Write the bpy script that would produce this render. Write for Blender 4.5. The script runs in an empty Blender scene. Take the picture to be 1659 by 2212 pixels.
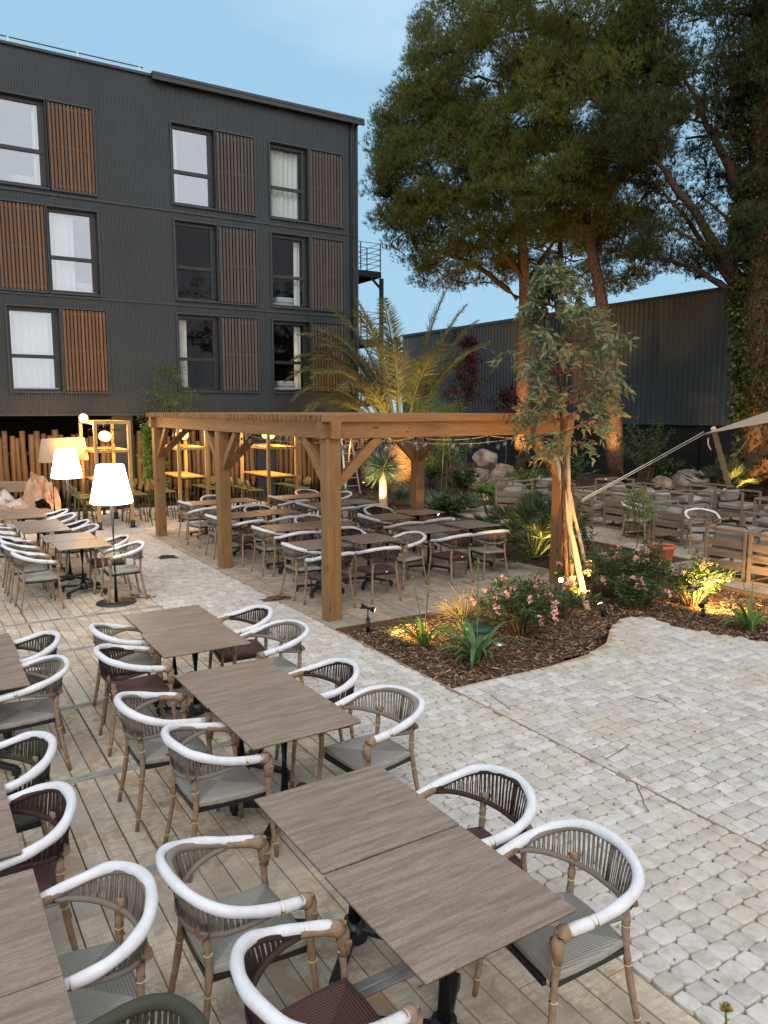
import bpy, bmesh, math, random
import numpy as np
from mathutils import Vector, Matrix, noise
random.seed(7); rng = np.random.default_rng(7)
R = math.radians; PI = math.pi
scn = bpy.context.scene; COL = scn.collection

# ------------------------------------------------------------------ camera
CAM = Vector((-4.62, -8.783, 2.75)); YAW = 31.73; PITCH = 7.58; FPX = 1661.0
cam_d = bpy.data.cameras.new('camera'); cam = bpy.data.objects.new('camera', cam_d); COL.objects.link(cam)
cam.location = CAM; cam.rotation_euler = (R(90 - PITCH), 0, R(-YAW))
cam_d.sensor_fit = 'VERTICAL'; cam_d.sensor_height = 24.0; cam_d.lens = 24.0 * FPX / 2212.0
cam_d.clip_start = 0.05; cam_d.clip_end = 600
scn.camera = cam

# ------------------------------------------------------------------ world, sun, exposure
SUN_EL, SUN_AZ = 38, 215
w = bpy.data.worlds.new('World'); scn.world = w; w.use_nodes = True
nt = w.node_tree; nt.nodes.clear(); N = nt.nodes.new; L = nt.links.new
wo = N('ShaderNodeOutputWorld'); bg = N('ShaderNodeBackground')
sky = N('ShaderNodeTexSky'); sky.sky_type = 'NISHITA'; sky.sun_disc = False
sky.sun_elevation = R(14.0); sky.sun_rotation = R(SUN_AZ); sky.air_density = 1.0; sky.dust_density = 1.0; sky.ozone_density = 1.0
tc = N('ShaderNodeTexCoord'); mp = N('ShaderNodeMapping'); mp.inputs['Scale'].default_value = (1.0, 1.0, 2.2)
nz = N('ShaderNodeTexNoise'); nz.inputs['Scale'].default_value = 1.6; nz.inputs['Detail'].default_value = 5; nz.inputs['Roughness'].default_value = 0.55
L(tc.outputs['Generated'], mp.inputs['Vector']); L(mp.outputs[0], nz.inputs['Vector'])
# thin dusk cloud: bright and lavender towards the south (behind the photographer) and overhead, thin to the north
sep = N('ShaderNodeSeparateXYZ'); L(tc.outputs['Generated'], sep.inputs[0])
m1 = N('ShaderNodeMath'); m1.operation = 'MULTIPLY'; m1.inputs[1].default_value = -0.55; L(sep.outputs['Y'], m1.inputs[0])
m2 = N('ShaderNodeMath'); m2.operation = 'MULTIPLY_ADD'; m2.inputs[1].default_value = 0.45; L(sep.outputs['Z'], m2.inputs[0]); L(m1.outputs[0], m2.inputs[2])
m3 = N('ShaderNodeMath'); m3.operation = 'MULTIPLY_ADD'; m3.inputs[1].default_value = 0.8; L(nz.outputs['Fac'], m3.inputs[0]); L(m2.outputs[0], m3.inputs[2])
cr = N('ShaderNodeMapRange'); cr.inputs['From Min'].default_value = 0.22; cr.inputs['From Max'].default_value = 1.05; L(m3.outputs[0], cr.inputs['Value'])
skm = N('ShaderNodeMix'); skm.data_type = 'RGBA'; skm.blend_type = 'MULTIPLY'; skm.inputs['Factor'].default_value = 1.0
hz_ = N('ShaderNodeMix'); hz_.data_type = 'RGBA'; hz_.inputs['Factor'].default_value = 0.90; L(sky.outputs[0], hz_.inputs['A']); hz_.inputs['B'].default_value = (3.05, 5.2, 6.95, 1); L(hz_.outputs['Result'], skm.inputs['A']); skm.inputs['B'].default_value = (0.0,)*3 + (1,)
SKYGAIN = (1.0, 1.0, 1.0)   # clear part of the sky, evened with a pale dusk haze below
skm.inputs['B'].default_value = SKYGAIN + (1,)
mx = N('ShaderNodeMix'); mx.data_type = 'RGBA'; L(cr.outputs[0], mx.inputs['Factor']); L(skm.outputs['Result'], mx.inputs['A'])
mx.inputs['B'].default_value = (12.2, 11.7, 11.7, 1)
L(mx.outputs['Result'], bg.inputs['Color']); bg.inputs['Strength'].default_value = 0.10; L(bg.outputs[0], wo.inputs[0])
sd = bpy.data.lights.new('sun', 'SUN'); sd.energy = 0.9; sd.angle = R(16); sd.color = (1.0, 0.93, 0.86)
sun = bpy.data.objects.new('sun', sd); COL.objects.link(sun); sun.rotation_euler = (R(90 - SUN_EL), 0, R(-SUN_AZ + 180)); 
scn.view_settings.view_transform = 'Standard'; scn.view_settings.look = 'None'; scn.view_settings.exposure = 0.32; scn.view_settings.gamma = 1.0

_yaw = R(YAW); _p = R(PITCH)
RIGHT = Vector((math.cos(_yaw), -math.sin(_yaw), 0)); FH = Vector((math.sin(_yaw), math.cos(_yaw), 0))
def at(px, py, d):
    """world point of a measured spot of the photograph at horizontal distance d"""
    a = (px - 829.5) / FPX; b = -(py - 1106) / FPX
    f = math.cos(_p) + b * math.sin(_p); u = -math.sin(_p) + b * math.cos(_p)
    t = d / f
    return CAM + RIGHT * (a * t) + FH * d + Vector((0, 0, u * t))

# ------------------------------------------------------------------ materials
MATS = {}
class NT:
    def __init__(s, name):
        s.m = bpy.data.materials.new(name); s.m.use_nodes = True; s.t = s.m.node_tree
        s.b = s.t.nodes['Principled BSDF']; MATS[name] = s.m
    def n(s, typ, **kw):
        x = s.t.nodes.new(typ)
        for k, v in kw.items():
            if hasattr(x, k): setattr(x, k, v)
            else: x.inputs[k.replace('_', ' ')].default_value = v
        return x
    def l(s, a, b): s.t.links.new(a, b)
    def coord(s, scale=(1, 1, 1), kind='Object', rot=(0, 0, 0)):
        c = s.n('ShaderNodeTexCoord'); m = s.n('ShaderNodeMapping'); m.inputs['Scale'].default_value = scale
        m.inputs['Rotation'].default_value = rot
        s.l(c.outputs[kind], m.inputs['Vector']); return m.outputs[0]
    def noise(s, vec, scale, detail=4, rough=0.5, dist=0.0):
        x = s.n('ShaderNodeTexNoise'); x.inputs['Scale'].default_value = scale; x.inputs['Detail'].default_value = detail
        x.inputs['Roughness'].default_value = rough; x.inputs['Distortion'].default_value = dist
        s.l(vec, x.inputs['Vector']); return x.outputs['Fac']
    def ramp(s, fac, stops):
        r = s.n('ShaderNodeValToRGB'); e = r.color_ramp.elements
        while len(e) > 1: e.remove(e[-1])
        e[0].position = stops[0][0]; e[0].color = tuple(stops[0][1]) + (1,)
        for p, c in stops[1:]:
            q = e.new(p); q.color = tuple(c) + (1,)
        s.l(fac, r.inputs[0]); return r.outputs[0]
    def mix(s, fac, a, b, mode='MIX'):
        x = s.n('ShaderNodeMix'); x.data_type = 'RGBA'; x.blend_type = mode
        for k, v in (('Factor', fac), ('A', a), ('B', b)):
            if isinstance(v, (int, float)): x.inputs[k].default_value = v
            elif isinstance(v, tuple): x.inputs[k].default_value = v + (1,) if len(v) == 3 else v
            else: s.l(v, x.inputs[k])
        return x.outputs['Result']
    def island(s):
        g = s.n('ShaderNodeNewGeometry'); return g.outputs['Random Per Island']
    def objrand(s):
        g = s.n('ShaderNodeObjectInfo'); return g.outputs['Random']
    def math(s, op, a, b=0.0, c=0.0):
        x = s.n('ShaderNodeMath'); x.operation = op
        for i, v in enumerate((a, b, c)):
            if isinstance(v, (int, float)): x.inputs[i].default_value = v
            else: s.l(v, x.inputs[i])
        return x.outputs[0]
    def bump(s, h, strength=0.3, dist=0.01):
        x = s.n('ShaderNodeBump'); x.inputs['Strength'].default_value = strength; x.inputs['Distance'].default_value = dist
        s.l(h, x.inputs['Height']); s.l(x.outputs[0], s.b.inputs['Normal'])
    def fin(s, col=None, rough=0.6, metal=0.0, spec=0.5):
        if col is not None:
            if isinstance(col, tuple): s.b.inputs['Base Color'].default_value = col + (1,)
            else: s.l(col, s.b.inputs['Base Color'])
        if isinstance(rough, (int, float)): s.b.inputs['Roughness'].default_value = rough
        else: s.l(rough, s.b.inputs['Roughness'])
        s.b.inputs['Metallic'].default_value = metal; s.b.inputs['Specular IOR Level'].default_value = spec
        return s.m

def plain(name, col, rough=0.6, metal=0.0, var=0.12, scale=8, bump=0.0, spec=0.5):
    k = NT(name); v = k.coord(); f = k.noise(v, scale, 5, 0.6)
    c = k.ramp(f, [(0.3, tuple(x * (1 - var) for x in col)), (0.7, tuple(min(1, x * (1 + var)) for x in col))])
    if bump: k.bump(k.noise(v, scale * 6, 4, 0.6), bump, 0.004)
    return k.fin(c, rough, metal, spec)

def wood(name, dark, mid, light, axis='Z', rough=0.6, ring=9, knots=True, bumps=0.25, isl=0.35):
    """wood grain drawn along one axis"""
    k = NT(name); sc = {'X': (0.9, ring, ring), 'Y': (ring, 0.9, ring), 'Z': (ring, ring, 0.9)}[axis]
    c0 = k.n('ShaderNodeTexCoord'); off = k.math('MULTIPLY', k.island(), 37.0)
    comb = k.n('ShaderNodeCombineXYZ'); [k.l(off, comb.inputs[i]) for i in range(3)]
    add = k.n('ShaderNodeVectorMath'); add.operation = 'ADD'; k.l(c0.outputs['Object'], add.inputs[0]); k.l(comb.outputs[0], add.inputs[1])
    m = k.n('ShaderNodeMapping'); m.inputs['Scale'].default_value = sc; k.l(add.outputs[0], m.inputs['Vector'])
    f = k.noise(m.outputs[0], 2.2, 8, 0.62, 0.7)
    f2 = k.noise(add.outputs[0], 2.4, 4, 0.6)
    c = k.ramp(f, [(0.25, dark), (0.5, mid), (0.75, light)])
    c = k.mix(k.math('MULTIPLY', f2, 0.45), c, dark)
    c = k.mix(isl, c, k.ramp(k.island(), [(0, tuple(x * 0.6 for x in mid)), (1, light)]))
    if knots:
        vo = k.n('ShaderNodeTexVoronoi'); vo.inputs['Scale'].default_value = 1.0
        mk = k.n('ShaderNodeMapping'); mk.inputs['Scale'].default_value = {'X': (2.2, 6, 6), 'Y': (6, 2.2, 6), 'Z': (6, 6, 2.2)}[axis]
        k.l(add.outputs[0], mk.inputs['Vector']); k.l(mk.outputs[0], vo.inputs['Vector'])
        kn = k.math('LESS_THAN', vo.outputs['Distance'], 0.11)
        c = k.mix(k.math('MULTIPLY', kn, 0.7), c, tuple(x * 0.45 for x in dark))
    k.bump(f, bumps, 0.004); return k.fin(c, rough)

plain('foam', (0.60, 0.61, 0.635), 0.55, var=0.09, scale=14, bump=0.15)
plain('kraft', (0.24, 0.165, 0.105), 0.65, var=0.30, scale=30, bump=0.5)
plain('kraft_pale', (0.36, 0.25, 0.18), 0.7, var=0.2, scale=9, bump=0.6)
plain('tape', (0.62, 0.50, 0.22), 0.45, var=0.12)
plain('black_metal', (0.012, 0.013, 0.014), 0.38, 0.0, var=0.2)
plain('dark_metal', (0.028, 0.032, 0.036), 0.45, 0.2, var=0.1)
plain('galvanised', (0.55, 0.57, 0.58), 0.35, 0.7, var=0.1)
plain('lamp_pole', (0.03, 0.036, 0.04), 0.4, 0.3, var=0.1)
plain('olive_metal', (0.10, 0.105, 0.05), 0.4, 0.1, var=0.1)
plain('rope_cream', (0.62, 0.56, 0.44), 0.8, var=0.15, scale=60, bump=0.4)
plain('canvas', (0.66, 0.54, 0.42), 0.8, var=0.08, scale=3, bump=0.1)
plain('curtain', (0.74, 0.75, 0.72), 0.9, var=0.06)
plain('bed_linen', (0.6, 0.6, 0.62), 0.9, var=0.1)
plain('room_dark', (0.02, 0.02, 0.022), 0.9)
plain('terracotta', (0.42, 0.11, 0.05), 0.55, var=0.15, scale=14)
plain('green_plastic', (0.02, 0.06, 0.045), 0.5)
plain('stem_brown', (0.10, 0.06, 0.035), 0.7, var=0.3, scale=20)
plain('stem_red', (0.16, 0.045, 0.03), 0.6, var=0.3, scale=20)
plain('stem_green', (0.10, 0.16, 0.04), 0.6, var=0.2)
plain('cable', (0.01, 0.01, 0.01), 0.4)
plain('white_label', (0.75, 0.75, 0.75), 0.6, var=0.02)
plain('shade_beige', (0.45, 0.31, 0.20), 0.8, var=0.08, scale=20)
plain('leaf_litter', (0.11, 0.06, 0.035), 0.8, var=0.5, scale=6)
plain('plastic_film', (0.46, 0.41, 0.38), 0.25, var=0.12, scale=10, bump=0.7)
plain('cushion_film', (0.24, 0.215, 0.19), 0.30, var=0.22, scale=7, bump=0.6)
plain('cushion_grey', (0.17, 0.15, 0.14), 0.6, var=0.15, scale=12, bump=0.3)
plain('curb_steel', (0.42, 0.30, 0.23), 0.7, var=0.3, scale=5)

def cordmat(name, col):
    k = NT(name); v = k.coord((1, 1, 1)); wv = k.n('ShaderNodeTexWave'); wv.inputs['Scale'].default_value = 90; wv.bands_direction = 'Z'
    k.l(v, wv.inputs['Vector']); c = k.mix(k.math('MULTIPLY', k.island(), 0.45), col, tuple(min(1, x * 1.9) for x in col))
    k.bump(wv.outputs['Fac'], 0.5, 0.002); return k.fin(c, 0.75)
def seatmat(name, col):
    # four triangles of cord meeting in the middle
    k = NT(name); c0 = k.n('ShaderNodeTexCoord'); sp = k.n('ShaderNodeSeparateXYZ'); k.l(c0.outputs['Object'], sp.inputs[0])
    ax = k.math('ABSOLUTE', sp.outputs['X']); ay = k.math('ABSOLUTE', sp.outputs['Y'])
    sel = k.math('GREATER_THAN', ax, ay); q = k.math('ADD', k.math('MULTIPLY', ax, sel), k.math('MULTIPLY', ay, k.math('SUBTRACT', 1.0, sel)))
    s = k.math('SINE', k.math('MULTIPLY', q, 480.0)); jit = k.noise(c0.outputs['Object'], 40, 3)
    c = k.mix(k.math('MULTIPLY_ADD', s, 0.22, 0.3), col, tuple(x * 0.45 for x in col))
    c = k.mix(k.math('MULTIPLY', sel, 0.55), c, tuple(min(1, x * 1.45) for x in col))
    c = k.mix(k.math('MULTIPLY', jit, 0.35), c, tuple(x * 0.6 for x in col))
    k.bump(s, 0.5, 0.003); return k.fin(c, 0.7)
CORD = {'taupe': (0.17, 0.145, 0.12), 'brown': (0.032, 0.016, 0.013), 'green': (0.032, 0.034, 0.02)}
for q, c in CORD.items(): cordmat('cord_' + q, c)
seatmat('seat_taupe', (0.25, 0.24, 0.21)); seatmat('seat_brown', (0.075, 0.034, 0.027)); seatmat('seat_green', (0.05, 0.05, 0.035))

k = NT('tabletop')   # brown wood-look laminate, grain along X, each top shifted
c0 = k.n('ShaderNodeTexCoord'); ob = k.n('ShaderNodeObjectInfo'); mm = k.n('ShaderNodeVectorMath'); mm.operation = 'ADD'
sc_ = k.n('ShaderNodeVectorMath'); sc_.operation = 'SCALE'; sc_.inputs['Scale'].default_value = 1.0
rc = k.n('ShaderNodeCombineXYZ'); rr = k.math('MULTIPLY', ob.outputs['Random'], 25.0); k.l(rr, rc.inputs[0]); k.l(rr, rc.inputs[1])
k.l(c0.outputs['Object'], mm.inputs[0]); k.l(rc.outputs[0], mm.inputs[1])
mpn = k.n('ShaderNodeMapping'); mpn.inputs['Scale'].default_value = (1.6, 16, 1); k.l(mm.outputs[0], mpn.inputs['Vector'])
f = k.noise(mpn.outputs[0], 2.0, 10, 0.68, 0.4)
mp2 = k.n('ShaderNodeMapping'); mp2.inputs['Scale'].default_value = (26, 150, 1); k.l(mm.outputs[0], mp2.inputs['Vector'])
g = k.noise(mp2.outputs[0], 1.6, 3, 0.7); big = k.noise(mm.outputs[0], 1.7, 3, 0.5)
c = k.ramp(f, [(0.30, (0.115, 0.088, 0.070)), (0.45, (0.185, 0.143, 0.112)), (0.60, (0.285, 0.22, 0.168)), (0.8, (0.24, 0.205, 0.175))])
c = k.mix(k.math('MULTIPLY', k.math('GREATER_THAN', g, 0.56), 0.75), c, (0.125, 0.11, 0.105)); c = k.mix(k.math('MULTIPLY', big, 0.35), c, (0.29, 0.22, 0.165))
k.bump(g, 0.10, 0.002); k.fin(c, 0.5, spec=0.35)
plain('table_edge', (0.035, 0.02, 0.016), 0.6)

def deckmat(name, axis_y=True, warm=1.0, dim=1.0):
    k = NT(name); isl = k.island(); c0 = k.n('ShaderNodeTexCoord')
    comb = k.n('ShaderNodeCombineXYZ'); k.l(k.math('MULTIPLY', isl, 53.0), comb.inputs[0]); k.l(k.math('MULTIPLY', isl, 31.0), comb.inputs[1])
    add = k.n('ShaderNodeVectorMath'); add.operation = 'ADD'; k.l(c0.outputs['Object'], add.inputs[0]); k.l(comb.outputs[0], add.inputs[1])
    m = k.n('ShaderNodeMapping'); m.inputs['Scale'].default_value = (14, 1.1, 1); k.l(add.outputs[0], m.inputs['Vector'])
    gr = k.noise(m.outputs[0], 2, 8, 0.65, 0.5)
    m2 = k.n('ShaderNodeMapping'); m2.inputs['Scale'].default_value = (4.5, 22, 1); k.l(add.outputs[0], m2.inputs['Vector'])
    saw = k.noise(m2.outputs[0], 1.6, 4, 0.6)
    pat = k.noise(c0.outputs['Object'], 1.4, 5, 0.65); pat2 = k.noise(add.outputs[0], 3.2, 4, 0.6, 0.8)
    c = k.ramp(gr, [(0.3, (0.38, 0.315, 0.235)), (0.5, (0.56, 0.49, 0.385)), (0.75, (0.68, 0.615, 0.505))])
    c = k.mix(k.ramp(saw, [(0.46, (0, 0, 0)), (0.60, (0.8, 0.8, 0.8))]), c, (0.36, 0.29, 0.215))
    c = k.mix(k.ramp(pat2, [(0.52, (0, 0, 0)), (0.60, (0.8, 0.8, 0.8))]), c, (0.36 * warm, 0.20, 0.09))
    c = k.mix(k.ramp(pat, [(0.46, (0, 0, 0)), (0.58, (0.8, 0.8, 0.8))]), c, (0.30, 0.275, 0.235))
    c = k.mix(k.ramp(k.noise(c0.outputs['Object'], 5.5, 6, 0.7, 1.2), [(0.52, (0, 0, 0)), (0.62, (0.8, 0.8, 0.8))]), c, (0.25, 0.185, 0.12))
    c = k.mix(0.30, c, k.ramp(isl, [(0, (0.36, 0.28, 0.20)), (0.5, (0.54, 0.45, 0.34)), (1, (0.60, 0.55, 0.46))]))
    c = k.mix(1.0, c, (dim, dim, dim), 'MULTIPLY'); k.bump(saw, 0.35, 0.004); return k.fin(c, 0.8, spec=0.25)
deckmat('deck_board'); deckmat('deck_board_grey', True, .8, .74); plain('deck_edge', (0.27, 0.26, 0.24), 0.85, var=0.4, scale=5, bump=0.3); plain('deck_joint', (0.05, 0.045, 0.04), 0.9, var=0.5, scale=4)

def pavemat(name, a, b, stain):
    k = NT(name); isl = k.island(); v = k.coord(); n1 = k.noise(v, 16, 6, 0.7); n2 = k.noise(v, 0.9, 4, 0.6); n3 = k.noise(v, 70, 3, 0.7)
    c = k.mix(isl, a, b); c = k.mix(k.ramp(n1, [(0.42, (0, 0, 0)), (0.7, (0.5, 0.5, 0.5))]), c, tuple(x * 0.72 for x in a))
    c = k.mix(k.ramp(n2, [(0.48, (0, 0, 0)), (0.62, (0.55, 0.55, 0.55))]), c, stain); c = k.mix(k.ramp(k.noise(v, 6, 5, 0.7), [(0.5, (0, 0, 0)), (0.62, (0.45, 0.45, 0.45))]), c, tuple(x * 0.6 for x in stain))
    k.bump(n3, 0.35, 0.004); return k.fin(c, 0.85, spec=0.25)
pavemat('paver_stone', (0.44, 0.42, 0.385), (0.59, 0.57, 0.535), (0.43, 0.375, 0.30))
pavemat('sett_stone', (0.43, 0.415, 0.385), (0.58, 0.565, 0.535), (0.44, 0.38, 0.30))
k = NT('joint_sand'); v = k.coord(); n1 = k.noise(v, 1.3, 5, 0.6); n2 = k.noise(v, 90, 3, 0.7)
c = k.ramp(n1, [(0.35, (0.27, 0.21, 0.145)), (0.65, (0.50, 0.38, 0.25))]); c = k.mix(k.math('MULTIPLY', n2, 0.4), c, (0.17, 0.13, 0.10)); k.bump(n2, 0.5, 0.004); k.fin(c, 0.95, spec=0.1)
k = NT('soil'); v = k.coord(); n1 = k.noise(v, 2.2, 6, 0.65); n2 = k.noise(v, 45, 5, 0.7)
c = k.ramp(n1, [(0.35, (0.06, 0.038, 0.025)), (0.65, (0.12, 0.078, 0.053))]); c = k.mix(k.math('MULTIPLY', n2, 0.6), c, (0.035, 0.022, 0.015)); k.bump(n2, 1.0, 0.02); k.fin(c, 0.95, spec=0.1)
k = NT('bark_chip'); k.fin(k.ramp(k.island(), [(0, (0.06, 0.035, 0.022)), (0.45, (0.15, 0.092, 0.058)), (0.8, (0.26, 0.17, 0.11)), (1, (0.42, 0.31, 0.22))]), 0.9, spec=0.1)

def leafmat(name, c1, c2, c3=None, rough=0.5, trans=0.25, spec=0.35):
    k = NT(name); isl = k.island(); stops = [(0, c1), (0.7, c2)] + ([(1, c3)] if c3 else [])
    c = k.ramp(isl, stops); k.fin(c, rough, spec=spec)
    tr = k.n('ShaderNodeBsdfTranslucent'); k.l(c, tr.inputs['Color']); ms = k.n('ShaderNodeMixShader'); ms.inputs[0].default_value = trans
    out = [x for x in k.t.nodes if x.type == 'OUTPUT_MATERIAL'][0]
    k.l(k.b.outputs[0], ms.inputs[1]); k.l(tr.outputs[0], ms.inputs[2]); k.l(ms.outputs[0], out.inputs[0]); return k.m
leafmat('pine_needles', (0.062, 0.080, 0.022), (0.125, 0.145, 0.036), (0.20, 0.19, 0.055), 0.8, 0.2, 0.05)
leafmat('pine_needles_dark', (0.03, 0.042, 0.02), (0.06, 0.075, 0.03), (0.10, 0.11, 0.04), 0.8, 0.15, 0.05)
leafmat('eucalyptus_leaf', (0.11, 0.145, 0.075), (0.19, 0.225, 0.12), (0.28, 0.23, 0.12), 0.6, 0.25, 0.15)
leafmat('palm_leaflet', (0.12, 0.13, 0.055), (0.20, 0.20, 0.085), (0.28, 0.25, 0.115), 0.5, 0.25, 0.25)
leafmat('oleander_leaf', (0.03, 0.06, 0.022), (0.065, 0.11, 0.035), (0.11, 0.15, 0.05), 0.45, 0.2)
leafmat('strap_leaf', (0.08, 0.17, 0.03), (0.13, 0.24, 0.05), (0.20, 0.28, 0.07), 0.4, 0.3)
leafmat('strap_leaf_dark', (0.055, 0.12, 0.04), (0.09, 0.17, 0.06), (0.13, 0.2, 0.08), 0.4, 0.3)
leafmat('fan_leaf', (0.03, 0.055, 0.025), (0.07, 0.105, 0.045), (0.14, 0.16, 0.06), 0.45, 0.2)
leafmat('yucca_leaf', (0.07, 0.11, 0.08), (0.13, 0.17, 0.12), None, 0.5, 0.15)
leafmat('feather_leaf', (0.09, 0.15, 0.035), (0.15, 0.23, 0.05), (0.21, 0.29, 0.08), 0.5, 0.3)
leafmat('shrub_leaf', (0.025, 0.05, 0.018), (0.05, 0.085, 0.028), (0.10, 0.13, 0.04), 0.5, 0.2)
leafmat('ivy_leaf', (0.03, 0.045, 0.012), (0.07, 0.085, 0.02), (0.13, 0.12, 0.03), 0.4, 0.2)
leafmat('plum_leaf', (0.03, 0.010, 0.010), (0.055, 0.016, 0.016), None, 0.5, 0.2)
leafmat('dry_grass', (0.30, 0.22, 0.09), (0.45, 0.36, 0.16), None, 0.6, 0.3)
leafmat('petal_pink', (0.75, 0.30, 0.28), (0.85, 0.48, 0.42), (0.9, 0.62, 0.52), 0.5, 0.3)
leafmat('petal_yellow', (0.7, 0.55, 0.05), (0.85, 0.75, 0.1), None, 0.5, 0.3)
leafmat('petal_magenta', (0.55, 0.04, 0.14), (0.7, 0.08, 0.2), None, 0.5, 0.3)

def barkmat(name, d, m, l, sc=3.0):
    k = NT(name); v = k.coord((sc * 1.6, sc * 1.6, sc * 0.5)); vo = k.n('ShaderNodeTexVoronoi'); vo.inputs['Scale'].default_value = 3.0; vo.feature = 'DISTANCE_TO_EDGE'
    wn = k.noise(v, 2.0, 4, 0.6); ad = k.n('ShaderNodeVectorMath'); ad.operation = 'ADD'; cb = k.n('ShaderNodeCombineXYZ'); k.l(wn, cb.inputs[0]); k.l(wn, cb.inputs[1])
    k.l(v, ad.inputs[0]); k.l(cb.outputs[0], ad.inputs[1]); k.l(ad.outputs[0], vo.inputs['Vector'])
    n = k.noise(v, 5, 6, 0.7); c = k.ramp(n, [(0.3, d), (0.5, m), (0.72, l)])
    e = k.ramp(vo.outputs['Distance'], [(0, (1, 1, 1)), (0.12, (0, 0, 0))]); c = k.mix(k.math('MULTIPLY', e, 0.75), c, tuple(x * 0.3 for x in d))
    h = k.math('ADD', vo.outputs['Distance'], k.math('MULTIPLY', n, 0.4)); k.bump(h, 0.9, 0.06); return k.fin(c, 0.9, spec=0.15)
barkmat('pine_bark', (0.10, 0.055, 0.035), (0.19, 0.11, 0.07), (0.30, 0.19, 0.13))
barkmat('branch_bark', (0.045, 0.028, 0.02), (0.09, 0.055, 0.036), (0.13, 0.085, 0.055))
barkmat('palm_bark', (0.14, 0.08, 0.04), (0.28, 0.17, 0.09), (0.40, 0.27, 0.15), 5)

wood('post_wood_z', (0.08, 0.036, 0.012), (0.215, 0.105, 0.036), (0.34, 0.185, 0.072), 'Z', ring=11)
wood('post_wood_x', (0.08, 0.036, 0.012), (0.215, 0.105, 0.036), (0.34, 0.185, 0.072), 'X', ring=11)
wood('post_wood_y', (0.08, 0.036, 0.012), (0.215, 0.105, 0.036), (0.34, 0.185, 0.072), 'Y', ring=11)
wood('pale_timber', (0.30, 0.18, 0.06), (0.45, 0.28, 0.10), (0.54, 0.37, 0.15), 'Z', ring=8, isl=0.1)
wood('pale_timber_x', (0.30, 0.18, 0.06), (0.45, 0.28, 0.10), (0.54, 0.37, 0.15), 'Y', ring=8, isl=0.15)
wood('log_wood', (0.08, 0.035, 0.012), (0.19, 0.090, 0.033), (0.28, 0.15, 0.062), 'Z', ring=10, isl=0.45, bumps=0.6)
wood('shutter_red', (0.06, 0.028, 0.014), (0.135, 0.065, 0.032), (0.22, 0.115, 0.06), 'Z', ring=14, isl=0.4, knots=False)
wood('shutter_grey', (0.038, 0.031, 0.028), (0.075, 0.062, 0.054), (0.11, 0.092, 0.08), 'Z', ring=14, isl=0.4, knots=False)
wood('lounge_wood', (0.12, 0.088, 0.065), (0.20, 0.15, 0.11), (0.27, 0.21, 0.16), 'X', ring=10, isl=0.3, knots=False)
wood('stake_wood', (0.32, 0.22, 0.12), (0.50, 0.36, 0.20), (0.62, 0.47, 0.28), 'Z', ring=9, isl=0.2)
wood('bamboo', (0.35, 0.24, 0.10), (0.50, 0.36, 0.17), (0.60, 0.46, 0.24), 'Z', ring=9, isl=0.2, knots=False)

k = NT('facade'); v = k.coord(); n1 = k.noise(v, 0.6, 3, 0.5)
k.fin(k.ramp(n1, [(0.3, (0.022, 0.030, 0.036)), (0.7, (0.030, 0.040, 0.047))]), 0.42, 0.0, 0.45)
k = NT('warehouse_metal'); v = k.coord((1, 0.3, 0.05)); n1 = k.noise(v, 1.2, 4, 0.5)
k.fin(k.ramp(n1, [(0.3, (0.072, 0.084, 0.086)), (0.7, (0.098, 0.110, 0.110))]), 0.5, 0.2, 0.4)
plain('facade_trim', (0.034, 0.042, 0.048), 0.45, 0.2)
k = NT('dark_brick'); v = k.coord((1, 1, 1)); br = k.n('ShaderNodeTexBrick'); br.inputs['Scale'].default_value = 2.5
rv = k.n('ShaderNodeVectorRotate'); rv.rotation_type = 'EULER_XYZ'; rv.inputs['Rotation'].default_value = (PI / 2, 0, PI / 2); k.l(v, rv.inputs['Vector']); k.l(rv.outputs[0], br.inputs['Vector'])
br.inputs['Color1'].default_value = (0.018, 0.014, 0.013, 1); br.inputs['Color2'].default_value = (0.024, 0.019, 0.017, 1); br.inputs['Mortar'].default_value = (0.01, 0.01, 0.01, 1); br.inputs['Mortar Size'].default_value = 0.02
k.fin(br.outputs['Color'], 0.9)
k = NT('rock'); v = k.coord(); n1 = k.noise(v, 2.2, 8, 0.65); n2 = k.noise(v, 14, 6, 0.7)
c = k.ramp(n1, [(0.35, (0.11, 0.075, 0.05)), (0.5, (0.22, 0.17, 0.13)), (0.62, (0.36, 0.31, 0.26))]); k.bump(n2, 0.8, 0.05); k.fin(c, 0.85)

def glassmat(name, refl):
    k = NT(name); out = [x for x in k.t.nodes if x.type == 'OUTPUT_MATERIAL'][0]
    gl = k.n('ShaderNodeBsdfGlossy'); gl.inputs['Roughness'].default_value = 0.01; gl.inputs['Color'].default_value = (0.84, 0.91, 1.0, 1)
    tr = k.n('ShaderNodeBsdfTransparent'); tr.inputs['Color'].default_value = (0.85, 0.88, 0.88, 1) 
    ms = k.n('ShaderNodeMixShader'); ms.inputs[0].default_value = refl; k.l(tr.outputs[0], ms.inputs[1]); k.l(gl.outputs[0], ms.inputs[2]); k.l(ms.outputs[0], out.inputs[0])
glassmat('window_glass', 0.26); glassmat('window_glass_dim', 0.012); glassmat('bulb_glass', 0.22)
k = NT('sail_cloth'); v = k.coord(); c = k.ramp(k.noise(v, 3, 3, .5), [(.3, (0.60, 0.48, 0.36)), (.7, (0.68, 0.56, 0.43))]); k.fin(c, .8); tr = k.n('ShaderNodeBsdfTranslucent'); k.l(c, tr.inputs['Color']); ms = k.n('ShaderNodeMixShader'); ms.inputs[0].default_value = .5
out = [x for x in k.t.nodes if x.type == 'OUTPUT_MATERIAL'][0]; k.l(k.b.outputs[0], ms.inputs[1]); k.l(tr.outputs[0], ms.inputs[2]); k.l(ms.outputs[0], out.inputs[0])
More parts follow.
